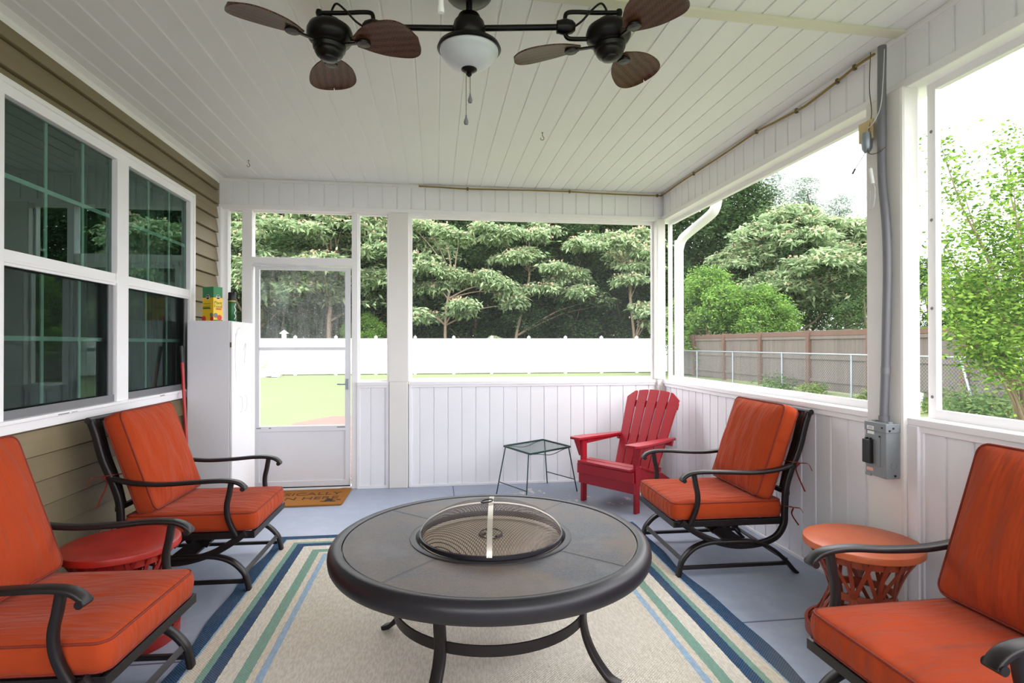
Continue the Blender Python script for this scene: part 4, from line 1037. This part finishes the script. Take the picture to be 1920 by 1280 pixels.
# ---------------------------------------------------------------- cable along the beams, conduit, power box
cab_p = [(-.163, 5.466, 2.853), (.05, 5.462, 2.848), (.30, 5.466, 2.843), (.62, 5.462, 2.846), (.94, 5.466, 2.851), (1.3, 5.462, 2.85), (1.6, 5.466, 2.845), (1.92, 5.466, 2.842), (2.20, 5.462, 2.842), (2.242, 5.42, 2.842), (2.244, 5.0, 2.85), (2.244, 4.739, 2.848), (2.244, 4.158, 2.846), (2.244, 3.751, 2.85), (2.244, 3.552, 2.835), (2.244, 3.301, 2.815), (2.244, 3.173, 2.813), (2.244, 2.933, 2.832), (2.244, 2.80, 2.846), (2.244, 2.66, 2.848)]
MT['vine'] = plain('yellow_brown_cord', (142, 120, 62), .6, 0, .25, 12)
MT['vinelight'] = plain('clear_rope_tube', (220, 206, 170), .4, 0, .1)
vc = obj('rope_cable', B().tube(smooth(cab_p, 8), .007, 8), 'vine', sm=60)
tag(vc, 'yellowish rope-like cable pinned along the top of the far and right beams', 'cable')
for (x, y, z) in [cab_p[i] for i in (2, 5, 8, 11, 13, 15, 17, 18)]:
    obj('clip', B().box((x - .009, y - .009, z - .014), (x + .009, y + .009, z + .014)), 'brass', vc, bevel=.002)
cd = thing('conduit', 'grey plastic conduit running down the white post to the power box', 'conduit', (2.198, 2.555, .95))
cdp = [(0, 0, 0), (0, -.004, .10), (0, -.012, .27), (0, -.02, .5), (0, -.028, .78), (0, -.020, 1.0), (0, .003, 1.24), (0, .004, 1.6), (0, 0, 1.88)]
cdo = obj('pipe', B().tube(smooth(cdp, 6), .0195, 16), 'pvc', cd, sm=60)
obj('coupling', B().tube([(0, -.001, .0), (0, -.002, .045)], .0235, 16), 'pvc', cd, sm=40)
obj('coupling', B().tube([(0, -.012, .255), (0, -.013, .285)], .021, 16), 'inkgrey', cd, sm=40)
pw = thing('power_box', 'grey wall power box with a black socket cover below the conduit', 'electrical box', (2.222, 2.5475, .70))
obj('enclosure', B().box((-.075, -.066, 0), (0, .066, .262)), 'grey', pw, bevel=.003)
obj('cover_lip', B().box((-.079, -.07, .222), (-.0, .07, .266)).box((-.079, .03, -.004), (-.07, .066, .01)), 'grey', pw, bevel=.002)
sk = obj('socket_cover', B().box((-.096, .012, .06), (-.075, .066, .178)).box((-.092, .02, .178), (-.075, .03, .186)).box((-.092, .045, .178), (-.075, .055, .186)), 'black', pw, bevel=.003)
obj('cover_plate', B().box((-.0775, -.030, .05), (-.0752, .0655, .195)), 'grey', pw, bevel=.001)
obj('label_sticker', B().box((-.0765, .008, .205), (-.0755, .052, .219)), 'inkwhite', pw)
obj('label_sticker', B().box((-.0808, .005, .228), (-.0800, .050, .246)), 'inkwhite', pw)
obj('label_print', B().box((-.0815, .010, .233), (-.0810, .044, .236)).box((-.0815, .014, .239), (-.0810, .040, .2415)), 'inkgrey', pw)
obj('warning_sticker', B().box((-.0765, .016, .022), (-.0755, .058, .038)), 'salmon', pw)
obj('knockout', B().tube([(-.035 + .016 * math.cos(a), -.0665, .062 + .016 * math.sin(a)) for a in [2 * math.pi * k / 24 for k in range(24)]], .0008, 5, True), 'inkgrey', pw)
scw = B()
for (y, z) in ((-.045, .244), (-.03, .2),): scw.box((-.081, y - .004, z - .004), (-.079, y + .004, z + .004))
for (xx, z) in ((-.04, .244), (-.06, .232), (-.03, .015)): scw.box((xx - .004, -.072, z - .004), (xx + .004, -.0695, z + .004))
obj('screw', scw, 'inkblack', pw)
for y_ in (-.045, .045): obj('mounting_lug', B().box((-.05, y_ - .01, .264), (-.03, y_ + .01, .272)), 'grey', pw, bevel=.002)
# junction adapter and hanging wires
jb = thing('junction_plate', 'tan junction plate with a clear floodlight socket high on the post', 'electrical fitting', (2.21, 2.63, 2.44))
obj('plate', B().box((-.03, -.03, -.05), (-.02, .045, .05)).box((-.03, .015, -.05), (.05, .065, .05)), 'tan', jb, bevel=.003)
obj('socket', B().lathe([(0, .03), (.022, .03), (.026, 0), (.024, -.05), (.012, -.07), (0, -.07)], (-.035, .0, -.045), 16), 'galv', jb, sm=40)
wr = thing('loose_wiring', 'loose thin grey wires and a white plug dangling along the conduit', 'wire', (2.185, 2.56, 2.4))
obj('wire', B().tube(smooth([(0, -.035, .40), (-.012, -.04, .25), (-.018, -.03, .12), (-.02, .01, .06), (-.02, .05, .04)], 6), .0022, 6), 'scuff', wr, sm=60)
obj('wire', B().tube(smooth([(.0, .055, .43), (-.005, .058, .25), (.0, .05, .12), (-.01, .06, .02), (-.02, .05, -.08), (-.012, .0, -.10), (-.005, -.045, -.085)], 6), .0022, 6), 'brass', wr, sm=60)
obj('wire', B().tube(smooth([(-.02, .05, -.06), (-.03, .08, -.10), (-.04, .11, -.14), (-.04, .13, -.16)], 6), .002, 6).tube([(-.04, .115, -.145), (-.04, .135, -.165)], .005, 8), 'pvc', wr, sm=60)
obj('wire', B().tube(smooth([(-.02, .035, -.16), (-.024, .02, -.24), (-.026, .0, -.28), (-.024, .01, -.36), (-.022, .035, -.375), (-.02, .04, -.34), (-.022, .035, -.28)], 6), .003, 6), 'scuff', wr, sm=60)
obj('plug', B().tube([(-.022, .032, -.17), (-.025, .014, -.25)], .009, 10), 'pulltube', wr, sm=50)

# ---------------------------------------------------------------- downspout outside the corner
ds = B().sweep(smooth([(2.56, 4.93, 2.78), (2.56, 4.935, 2.68), (2.56, 4.98, 2.60), (2.56, 5.10, 2.56), (2.56, 5.52, 2.49), (2.56, 5.68, 2.45), (2.56, 5.75, 2.37), (2.56, 5.765, 2.25), (2.56, 5.76, -.085)], 6), rect(.085, .065, .015, 2), side=(1, 0, 0))
dso = tag(obj('downspout', ds, 'trimw', sm=40), 'white rain downspout curving down outside the far right corner', 'downspout')
dso.location = (0, 0, 0)

# ---------------------------------------------------------------- garden
def at(px, z):    # a ground point under photo column px at depth z
    xc = (px - 960) / 1068 * z; return (xc * math.cos(yaw) + z * math.sin(yaw), z * math.cos(yaw) - xc * math.sin(yaw))
GZ = -.09
struct('ground', B().add([(-60, -25, GZ), (70, -25, GZ), (70, 90, GZ), (-60, 90, GZ)], [(0, 1, 2, 3)]), 'grass')
struct('path', B().prism([(-2.9, 6.2), (-.2, 6.2), (-.2, 11.8), (-2.05, 11.8), (-2.55, 10.9)], GZ, GZ + .012), 'brick')
MT['fencew'] = plain('white_vinyl_fence', (238, 240, 240), .4, 0, .02, 1)
FYY = 28.0
vf = thing('vinyl_fence', 'long white vinyl privacy fence at the far end of the lawn', 'fence', (0, FYY, GZ))
xp = [.86 + 1.86 * (k - 8) for k in range(15)]
for i, x in enumerate(xp):
    po = obj('fence_post', B().box((x - .065, -.065, 0), (x + .065, .065, 1.80)), 'fencew', vf)
    ch = .09 if i != 3 else .12
    obj('post_cap', B().add([(x - .085, -.085, 1.80), (x + .085, -.085, 1.80), (x + .085, .085, 1.80), (x - .085, .085, 1.80), (x, 0, 1.80 + ch)], [(0, 1, 4), (1, 2, 4), (2, 3, 4), (3, 0, 4), (0, 3, 2, 1)]), 'fencew', po)
    if i < len(xp) - 1:
        pnl = B(); x1 = xp[i + 1]; pnl.box((x + .05, -.02, .05), (x1 - .05, .02, .19)).box((x + .05, -.03, 1.62), (x1 - .05, .03, 1.74)).box((x + .05, -.026, 1.28), (x1 - .05, .026, 1.33))
        k = x + .065
        while k < x1 - .066: pnl.box((k, -.012, .15), (min(k + .150, x1 - .06), .012, 1.66)); k += .154
        obj('fence_panel', pnl, 'fencew', vf)
# post with a big gable cap, seen through the door
ax_, ay_ = at(532, 29.5); px = ax_ - .1
bh = tag(obj('arrow_post', B().box((px + -.0, 0, 0), (px + .20, .2, 2.02)).add([(px - .12, -.05, 2.02), (px + .32, -.05, 2.02), (px + .32, .25, 2.02), (px - .12, .25, 2.02), (px + .1, .1, 2.22)], [(0, 1, 4), (1, 2, 4), (2, 3, 4), (3, 0, 4), (0, 3, 2, 1)]), 'fencew', loc=(0, ay_, GZ)), 'white post with a pointed cap rising behind the white fence', 'post')

wfn = thing('wooden_fence', 'weathered grey-brown board fence along the right side of the yard', 'fence', (11.6, 0, GZ))
yp = [5.95, 8.55, 11.16, 13.97, 16.5, 19.18, 21.8, 24.48, 27.3]
for i, y in enumerate(yp):
    obj('fence_post', B().box((-.06, y - .07, 0), (.06, y + .07, 1.88)), 'wpost', wfn)
    if i < len(yp) - 1:
        y1 = yp[i + 1]; pn = B(); k = y + .005; rr = random.Random(i)
        while k < y1:
            w_ = .138; hh = 1.86 + rr.uniform(-.015, .015); dx_ = rr.uniform(0, .006)
            pn.box((.035 + dx_, k, .05), (.055 + dx_, min(k + w_, y1), hh)); k += .142
        obj('fence_panel', pn, 'wfence', wfn)
        rl = B().box((-.0, y + .07, .30), (.034, y1 - .07, .39)).box((-.0, y + .07, .98), (.034, y1 - .07, 1.07)).box((-.0, y + .07, 1.60), (.034, y1 - .07, 1.69))
        obj('fence_rail', rl, 'wfence', wfn)
        obj('cap_board', B().box((.0, y + .07, 1.70), (.034, y1 - .07, 1.84)), 'wpost', wfn)
clf = thing('chain_link_fence', 'low galvanised chain-link fence in front of the wooden fence', 'fence', (11.0, 0, GZ))
obj('top_rail', B().tube([(0, 5.5, 1.16), (0, 27.5, 1.16)], .022, 8), 'galv', clf, sm=50)
for y in (7.7, 10.7, 13.89, 16.97, 20.02, 22.96, 25.9):
    x = 0; top_ = (0.0, y, 1.16); bot = (0, y - (.35 if y == 10.7 else 0), 0); obj('fence_post', B().tube([bot, top_], .028, 8), 'galv', clf, sm=50)
obj('wire_mesh', B().add([(0.02, 5.5, .02), (0.02, 27.5, .02), (0.02, 27.5, 1.15), (0.02, 5.5, 1.15)], [(0, 1, 2, 3)]), 'chain', clf)
for x, y, lab in ((10.5, 11.2, 'white marker stake nearer the window post, by the board fence'), (10.5, 10.75, 'white marker stake further right, beside the weeds')):
    tag(obj('garden_stake', B().box((-.02, -.04, 0), (.02, .04, .38)), 'trimw', loc=(x, y, GZ), rot=(R(8 if y > 11 else 0), 0, 0)), lab, 'stake')
st = B()
rr = random.Random(5)
def rock(label, x, y, s):
    b = B(); b.lathe([(0, s), (s * .5, s * .85), (s * .95, s * .45), (s, .1 * s), (s * .9, 0), (0, 0)], n=9)
    b.v = [(q[0] * (1 + rr.uniform(-.15, .15)), q[1] * (1 + rr.uniform(-.15, .15)), q[2] * (1 + rr.uniform(-.2, .2)) if q[2] > 0 else 0) for q in b.v]
    tag(obj('garden_rock', b, 'stone', loc=(x, y, GZ)), label, 'rock', 'garden rocks')
rock('grey rock at the foot of the white fence, larger one', *at(497, 25.4), .42)
rock('small grey rock beside the larger rock by the white fence', *at(517, 25.2), .2)

# ---- foliage
def leaves(name, clumps, spread, n_per, size, mat, seed, parent=None, flat=.5, aspect=.42, droop=0, upb=.6, kind='stuff'):
    """clumps: (n,3) array of centres; returns an object of folded leaf shapes"""
    rg = np.random.default_rng(seed); C = np.repeat(np.asarray(clumps), n_per, axis=0); n = len(C)
    off = rg.normal(size=(n, 3)) * np.array([spread, spread, spread * flat]); c = C + off
    d = rg.normal(size=(n, 3)); d[:, 2] = d[:, 2] * .35 - droop; d /= np.linalg.norm(d, axis=1)[:, None]
    nn = rg.normal(size=(n, 3)) * .55; nn[:, 2] += upb; nn -= d * (nn * d).sum(1)[:, None]; nn /= np.linalg.norm(nn, axis=1)[:, None]
    sd = np.cross(d, nn); s = size * rg.uniform(.65, 1.3, n)[:, None]; w = s * aspect * .5
    v = np.stack([c, c + d * s * .45 + sd * w - nn * s * .04, c + d * s - nn * s * .12, c + d * s * .45 - sd * w - nn * s * .04], 1).reshape(-1, 3)
    me = bpy.data.meshes.new(name); me.vertices.add(4 * n); me.vertices.foreach_set('co', v.astype(np.float32).ravel())
    me.loops.add(4 * n); me.loops.foreach_set('vertex_index', np.arange(4 * n, dtype=np.int32))
    me.polygons.add(n); me.polygons.foreach_set('loop_start', np.arange(0, 4 * n, 4, dtype=np.int32)); me.polygons.foreach_set('loop_total', np.full(n, 4, np.int32))
    me.update(calc_edges=True); me.materials.append(MT[mat])
    o = bpy.data.objects.new(name, me); COL.objects.link(o); o['kind'] = kind
    if parent is not None: o.parent = parent
    return o
def rg2(seed, n): return np.sin(np.arange(n) * 1.7 + seed) + np.random.default_rng(seed).random(n) * .8 > .55
def crown_clumps(lobes, n, seed, shell=.35, zmin=-.6, zs=.78):
    rg = np.random.default_rng(seed); L = np.array(lobes, float); w = L[:, 3] ** 2; w /= w.sum()
    k = rg.choice(len(L), n, p=w); d = rg.normal(size=(n, 3)); d /= np.linalg.norm(d, axis=1)[:, None]
    d[:, 2] = np.where(d[:, 2] < zmin, -d[:, 2], d[:, 2]); r = L[k, 3:4] * (1 - shell * rg.random((n, 1)) ** 1.5)
    return L[k, :3] + d * r * np.array([1, 1, zs])
def tree_proto(kind, seed):
    rg = random.Random(seed); root = thing('tree', '', 'tree'); lobes = []
    H = {'mimosa': 9.5, 'dark': 13, 'lime': 6.5, 'pine': 13, 'mid': 10}[kind]; Wd = {'mimosa': 4.2, 'dark': 4.4, 'lime': 3.2, 'pine': 3.6, 'mid': 3.8}[kind]
    n = {'mimosa': 17, 'dark': 22, 'lime': 14, 'pine': 26, 'mid': 20}[kind]
    for i in range(n):
        t = (i + .5) / n; z = H * (.40 + .54 * t) if kind == 'mimosa' else H * (.10 + .80 * t)
        rad = Wd * (math.sin(math.pi * min(1, .25 + .8 * t)) ** .7 if kind != 'pine' else (1.05 - t) * .9)
        a = i * 2.4 + rg.uniform(-.4, .4); q = rad * rg.uniform(.35, .8)
        lobes.append((q * math.cos(a), q * math.sin(a), z, {'mimosa': 1.35, 'dark': 1.7, 'lime': 1.15, 'pine': .95, 'mid': 1.35}[kind] * rg.uniform(.75, 1.2)))
    trk = B(); pth = [(0, 0, 0), (rg.uniform(-.2, .2), rg.uniform(-.2, .2), H * .3), (rg.uniform(-.5, .5), rg.uniform(-.5, .5), H * .6), (0, 0, H * .85)]
    trk.taper(smooth(pth, 4), list(np.linspace(.15, .04, 13)), 8); obj('trunk', trk, 'barkl', root, sm=60)
    bb_ = B()
    for (x, y, z, r) in lobes[::2]:
        z0 = max(.6, z - 1.6); f_ = z0 / H; bb_.taper([(0, 0, z0 * .9), (x * .5, y * .5, z0 + .5), (x, y, z)], [.07, .05, .02], 6)
    obj('branches', bb_, 'barkl', root, sm=60)
    if kind == 'mimosa':
        flatl = [(a, b_, c, d * rg.uniform(1.0, 1.35)) for a, b_, c, d in lobes]
        cl_ = crown_clumps(flatl, 620, seed, .25, -.2, .56); leaves('foliage', cl_, .30, 36, .36, 'leaf_mimosa', seed, root, .20, .34, .25, 1.1)
        leaves('inner_shade_foliage', crown_clumps([(a, b_, c - .3, d * .6) for a, b_, c, d in lobes], 200, seed + 9), .4, 24, .26, 'leaf_dark', seed + 9, root, .6, .4)  # darker leaf colour stands in for the shade inside the crown
        up = cl_[rg2(seed, len(cl_)) & (cl_[:, 2] > 1)] + np.array([0, 0, .10]); leaves('blossom', up, .24, 9, .14, 'blossom', seed + 1, root, .15, .9, -.5, .4)
    elif kind == 'dark':
        leaves('foliage', crown_clumps(lobes, 900, seed, .5), .38, 36, .24, 'leaf_dark', seed, root, .7, .5)
    elif kind == 'mid':
        leaves('foliage', crown_clumps(lobes, 800, seed, .5), .32, 34, .19, 'leaf_mid', seed, root, .5, .45)
    elif kind == 'lime':
        leaves('foliage', crown_clumps(lobes, 640, seed), .22, 34, .20, 'leaf_lime', seed, root, .7, .34, .35)
        leaves('inner_shade_foliage', crown_clumps([(a, b_, c, d * .7) for a, b_, c, d in lobes], 240, seed + 9), .3, 28, .2, 'leaf_mid', seed + 9, root, .7, .4)  # crown's inner shade put into the colour: darker leaves than the outer ones
    else:
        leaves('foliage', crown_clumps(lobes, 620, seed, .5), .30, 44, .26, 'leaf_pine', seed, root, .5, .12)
    return root
protos = {k: [tree_proto(k, s) for s in ss_] for k, ss_ in (('mimosa', (11, 12)), ('dark', (21, 22)), ('lime', (31,)), ('pine', (41,)), ('mid', (51,)))}
used = set()
def plant(kind, i, x, y, sc, rz, label, sz=None):
    pr = protos[kind][i % len(protos[kind])]
    o = pr if id(pr) not in used else copy_tree(pr); used.add(id(pr))
    o.location = (x, y, GZ); o.rotation_euler = (0, 0, rz); o.scale = (sc, sc, sz or sc); o['label'] = label; o['group'] = {'mimosa': 'mimosa trees behind the fences', 'dark': 'dark woodland trees', 'lime': 'bright leafy trees', 'pine': 'tall pines on the skyline', 'mid': 'mid green trees behind the fences'}[kind]
    o.name = {'mimosa': 'mimosa_tree', 'dark': 'woodland_tree', 'lime': 'leafy_tree', 'pine': 'pine_tree', 'mid': 'broadleaf_tree'}[kind]
TR = [
 ('mimosa', 470, 33, 1.0, 'blossoming mimosa tree behind the upper left corner of the screen door'),
 ('mimosa', 620, 32, 1.05, 'blossoming mimosa tree seen through the transom over the screen door'),
 ('mimosa', 735, 33.5, 1.0, 'blossoming mimosa tree partly hidden by the left white post'),
 ('mid', 700, 38, 1.25, 'mid green tree behind the mimosas above the screen door'),
 ('mid', 960, 40, 1.3, 'mid green tree behind the low spreading mimosa'),
 ('dark', 430, 40, 1.2, 'dark woodland tree at the far left of the tree line'),
 ('dark', 560, 41, 1.2, 'dark woodland tree behind the screen door glass'),
 ('dark', 790, 38, 1.15, 'dark woodland tree right behind the left white post'),
 ('dark', 880, 42, 1.25, 'dark woodland tree left of the centre of the wide opening'),
 ('dark', 1000, 37.5, 1.1, 'dark woodland tree at the centre of the wide opening'),
 ('dark', 1110, 39, 1.2, 'dark woodland tree between the two right-hand mimosas'),
 ('dark', 1200, 41, 1.25, 'dark woodland tree behind the far corner post'),
 ('dark', 1290, 37, 1.05, 'dark woodland tree beside the downspout'),
 ('dark', 1385, 39, 1.02, 'dark woodland tree highest in the right-hand opening'),
 ('dark', 340, 40, 1.2, 'dark woodland tree behind the tall cabinet'),
 ('mid', 1455, 36, 1.02, 'mid green tree left of the pines in the right opening'),
 ('lime', 1325, 26.5, .78, 'bright green leafy tree nearest the downspout, over the board fence'),
 ('lime', 1425, 24.5, .62, 'bright green leafy tree lowest over the board fence'),
 ('mimosa', 1490, 30, .92, 'blossoming mimosa tree in the middle of the right opening'),
 ('mimosa', 1590, 31, .86, 'blossoming mimosa tree next to the conduit post'),
 ('mimosa', 1400, 31, .75, 'pale mimosa tree behind the bright green trees'),
 ('pine', 1440, 42, 1.2, 'hazy pine at the left of the skyline gap'),
 ('pine', 1515, 43, 1.16, 'hazy pine in the middle of the skyline'),
 ('pine', 1575, 44, 1.06, 'hazy pine closest to the conduit post'),
 ('pine', 1635, 42, .90, 'hazy pine just left of the conduit post top'),
 ('mid', 1620, 27, .55, 'small green tree over the board fence by the conduit post'),
 ('mid', 1740, 26, .55, 'green tree low behind the crape myrtle, left side'),
 ('dark', 1830, 24, .36, 'dark tree low behind the crape myrtle, middle'),
 ('mid', 1930, 22, .5, 'green tree at the right edge behind the crape myrtle'),
 ('lime', 1262, 34, .95, 'bright green tree straight behind the far corner post'),
 ('lime', 690, 32, .50, 'small bright tree low behind the white fence by the door'),
 ('dark', 520, 47, 1.35, 'farthest dark woodland tree behind the transom'),
 ('dark', 680, 47, 1.35, 'farthest dark woodland tree left of the white post'),
 ('dark', 850, 48, 1.35, 'farthest dark woodland tree behind the left end of the wide opening'),
 ('dark', 1020, 48, 1.35, 'farthest dark woodland tree behind the middle of the wide opening'),
 ('dark', 1170, 48, 1.35, 'farthest dark woodland tree behind the right end of the wide opening'),
 ('dark', 445, 33.5, .52, 'low dark tree behind the fence at the left edge of the screened wall'),
 ('dark', 530, 34, .55, 'low dark tree just above the fence in the left half of the door glass'),
 ('dark', 615, 33.5, .52, 'low dark tree just above the fence in the right half of the door glass'),
 ('dark', 705, 34, .56, 'low dark tree above the fence in the narrow pane beside the door'),
 ('dark', 800, 34.5, .66, 'low dark tree under the left arching mimosa boughs'),
 ('dark', 890, 35, .7, 'low dark tree between the arching mimosa and the central mimosa'),
 ('dark', 985, 34.5, .64, 'low dark tree behind the pale trunk of the central mimosa'),
 ('dark', 1075, 35, .72, 'low dark tree right of the central mimosa trunk'),
 ('dark', 1165, 34.5, .66, 'low dark tree under the right-hand mimosa boughs'),
 ('dark', 1245, 34, .62, 'low dark tree behind the fence at the far corner post'),
 ('mimosa', 925, 29.6, .20, 'small mimosa sapling just topping the white fence'),
]
for i, (k, px_, zz, sc, lab) in enumerate(TR):
    x, y = at(px_, zz); plant(k, i, x, y, sc, i * 1.7, lab)

def bough_tree(label, zz, px0, trunk, lobes, seed):
    x0, y0 = at(px0, zz); t = thing('mimosa_tree', label, 'tree', (x0, y0, GZ), 0, 'mimosa trees behind the fences'); rg = random.Random(seed)
    def w(px_, py_, dz=0):
        x, y = at(px_, zz + dz); return Vector((x - x0, y - y0, 1.35 + (646 - py_) / 1068 * (zz + dz) - GZ))
    L_ = []; tk = B(); br = B()
    P_ = [w(*p) for p in trunk]; tk.taper(smooth([Vector((P_[0].x, P_[0].y, 0))] + P_, 5), list(np.linspace(.10, .045, 5 * len(P_) + 1)), 8)
    for i, (a, b_) in enumerate(lobes):
        dz = rg.uniform(-1.4, 1.2); c = w(a, b_, dz); L_.append((c.x, c.y, c.z, rg.uniform(.55, .78)))
        k = min(range(len(P_)), key=lambda q: (P_[q] - c).length + (3 if P_[q].z > c.z else 0)); m = (P_[k] + c) / 2 + Vector((0, 0, .35))
        br.taper(smooth([P_[k], m, c], 4), list(np.linspace(.05, .012, 9)), 5)
    obj('trunk', tk, 'barkl', t, sm=60); obj('branches', br, 'barkl', t, sm=60)
    cl_ = crown_clumps(L_, 26 * len(L_), seed, .35, -.2, .62)
    leaves('foliage', cl_, .20, 30, .32, 'leaf_mimosa', seed, t, .35, .36, .45, 1.0)
    up = cl_[::3] + np.array([0, 0, .10]); leaves('blossom', up, .18, 9, .13, 'blossom', seed + 1, t, .2, .9, -.5, .4)
bough_tree('arching blossom-topped mimosa boughs at the left of the wide far opening', 31.5, 835, [(835, 610), (840, 560), (850, 530)],
  [(772, 425), (800, 428), (832, 438), (862, 450), (775, 488), (795, 505), (822, 518), (842, 536), (868, 522), (893, 530), (912, 524), (935, 540), (958, 556), (966, 572), (806, 545), (862, 590), (870, 575), (776, 592), (800, 600), (850, 515)], 61)
bough_tree('tall mimosa with a pale bent trunk in the middle of the wide far opening', 32.5, 968, [(968, 630), (985, 560), (993, 510), (992, 450)],
  [(1010, 428), (1030, 435), (1000, 445), (985, 478), (968, 486), (1012, 492), (1040, 505), (1052, 528), (1072, 515), (1030, 545), (1090, 550), (1118, 562), (1135, 572), (930, 452), (940, 490), (1005, 545), (1060, 560), (955, 440), (1085, 530), (905, 430)], 62)
bough_tree('mimosa boughs at the right end of the wide far opening', 31.8, 1182, [(1190, 640), (1182, 560), (1178, 500), (1176, 450)],
  [(1085, 462), (1105, 452), (1130, 462), (1150, 450), (1172, 456), (1168, 500), (1180, 528), (1160, 485), (1205, 478), (1225, 462), (1218, 505), (1222, 590), (1210, 580), (1228, 610), (1205, 440), (1190, 505)], 63)

# crape myrtle near the right-hand opening
cx, cy = at(1945, 7.6)
cm = thing('crape_myrtle', 'young crape myrtle with bright green leaves outside the right-hand opening', 'tree', (cx, cy, GZ))
rg = random.Random(8); tips = []; stems = B()
def c2w(px_, py_, z):  # target in the plane at depth z
    x, y = at(px_, z); return Vector((x - cx, y - cy, 1.35 + (646 - py_) / 1068 * z - GZ))
targets = [(1765, 268, 7.2), (1800, 330, 7.4), (1885, 260, 7.8), (1770, 450, 7.0), (1800, 470, 7.2), (1850, 400, 7.6), (1900, 330, 7.3), (1930, 300, 7.7), (1760, 520, 6.9), (1800, 560, 7.1), (1840, 500, 7.0), (1880, 470, 7.4), (1910, 430, 7.1), (1790, 600, 6.8), (1850, 590, 7.0), (1900, 560, 7.2), (1945, 500, 7.0), (1980, 400, 7.4), (2010, 330, 7.6), (2040, 480, 7.2), (1870, 640, 7.0), (1825, 640, 6.9), (1990, 580, 7.3), (2080, 560, 7.5), (2060, 400, 7.7)]
cls = []
for i, (a, b_, z) in enumerate(targets):
    e = c2w(a, b_, z); base = Vector((rg.uniform(-.12, .12), rg.uniform(-.12, .12), 0)); mid = Vector((e.x * .38 + rg.uniform(-.1, .1), e.y * .38, e.z * .55)); 
    P_ = smooth([base, mid, e * .8 + Vector((0, 0, .05)), e], 6); stems.taper(P_, list(np.linspace(.020 if i % 2 else .028, .003, len(P_))), 6)
    for t in range(8, len(P_)):
        for q in range(3):
            pnt = P_[t] + Vector((rg.gauss(0, .12), rg.gauss(0, .12), rg.gauss(0, .10))) * (1 if t < 16 else .35); cls.append(pnt)
            if q == 0: stems.taper([P_[t], pnt], [.004, .0015], 4)
obj('stems', stems, 'barkl', cm, sm=60)
leaves('foliage', np.array([tuple(p) for p in cls]), .11, 20, .068, 'leaf_crape', 77, cm, .9, .5, .1, .5)

# weeds and shrubs at the foot of the board fence
def shrub(name, x, y, s, mat, lab, cat, seed, n=60, size=.09):
    rg = np.random.default_rng(seed); cl_ = rg.normal(size=(n, 3)) * np.array([s * .42, s * .5, s * .25]); cl_[:, 2] = np.abs(cl_[:, 2]) + .05
    o = leaves(name, cl_, s * .13, 16, size, mat, seed, None, .8, .4, -.3, .3); del o['kind']; o.location = (x, y, GZ); tag(o, lab, cat, 'shrubs and weeds along the board fence')
shrub('weed_clump', 10.6, 10.2, .75, 'leaf_weed', 'tall weed clump right of the white stakes', 'plant', 1, 90)
shrub('weed_clump', 10.4, 9.6, .8, 'leaf_mid', 'dull green bush below the crape myrtle', 'plant', 2, 90)
shrub('weed_clump', 10.6, 8.9, .7, 'leaf_weed', 'weeds at the right edge by the board fence', 'plant', 3, 80)
shrub('weed_clump', 10.8, 12.9, .35, 'leaf_weed', 'small weeds beside the conduit post, by the fence', 'plant', 4, 30)
shrub('weed_clump', 10.9, 15.2, .5, 'leaf_weed', 'leafy weeds at the fence foot left of the conduit post', 'plant', 5, 40)
shrub('weed_clump', 10.9, 17.0, .6, 'leaf_mid', 'dark green bush at a chain-link post', 'plant', 6, 50)
shrub('weed_clump', 10.8, 11.6, .4, 'leaf_weed', 'low weeds left of the white stakes', 'plant', 7, 30)
bx_ = at(480, 25.8); shrub('flowering_shrub', bx_[0], bx_[1], .9, 'blossom', 'pale pink flowering shrub by the white fence beside the rocks', 'plant', 8, 60, .14)
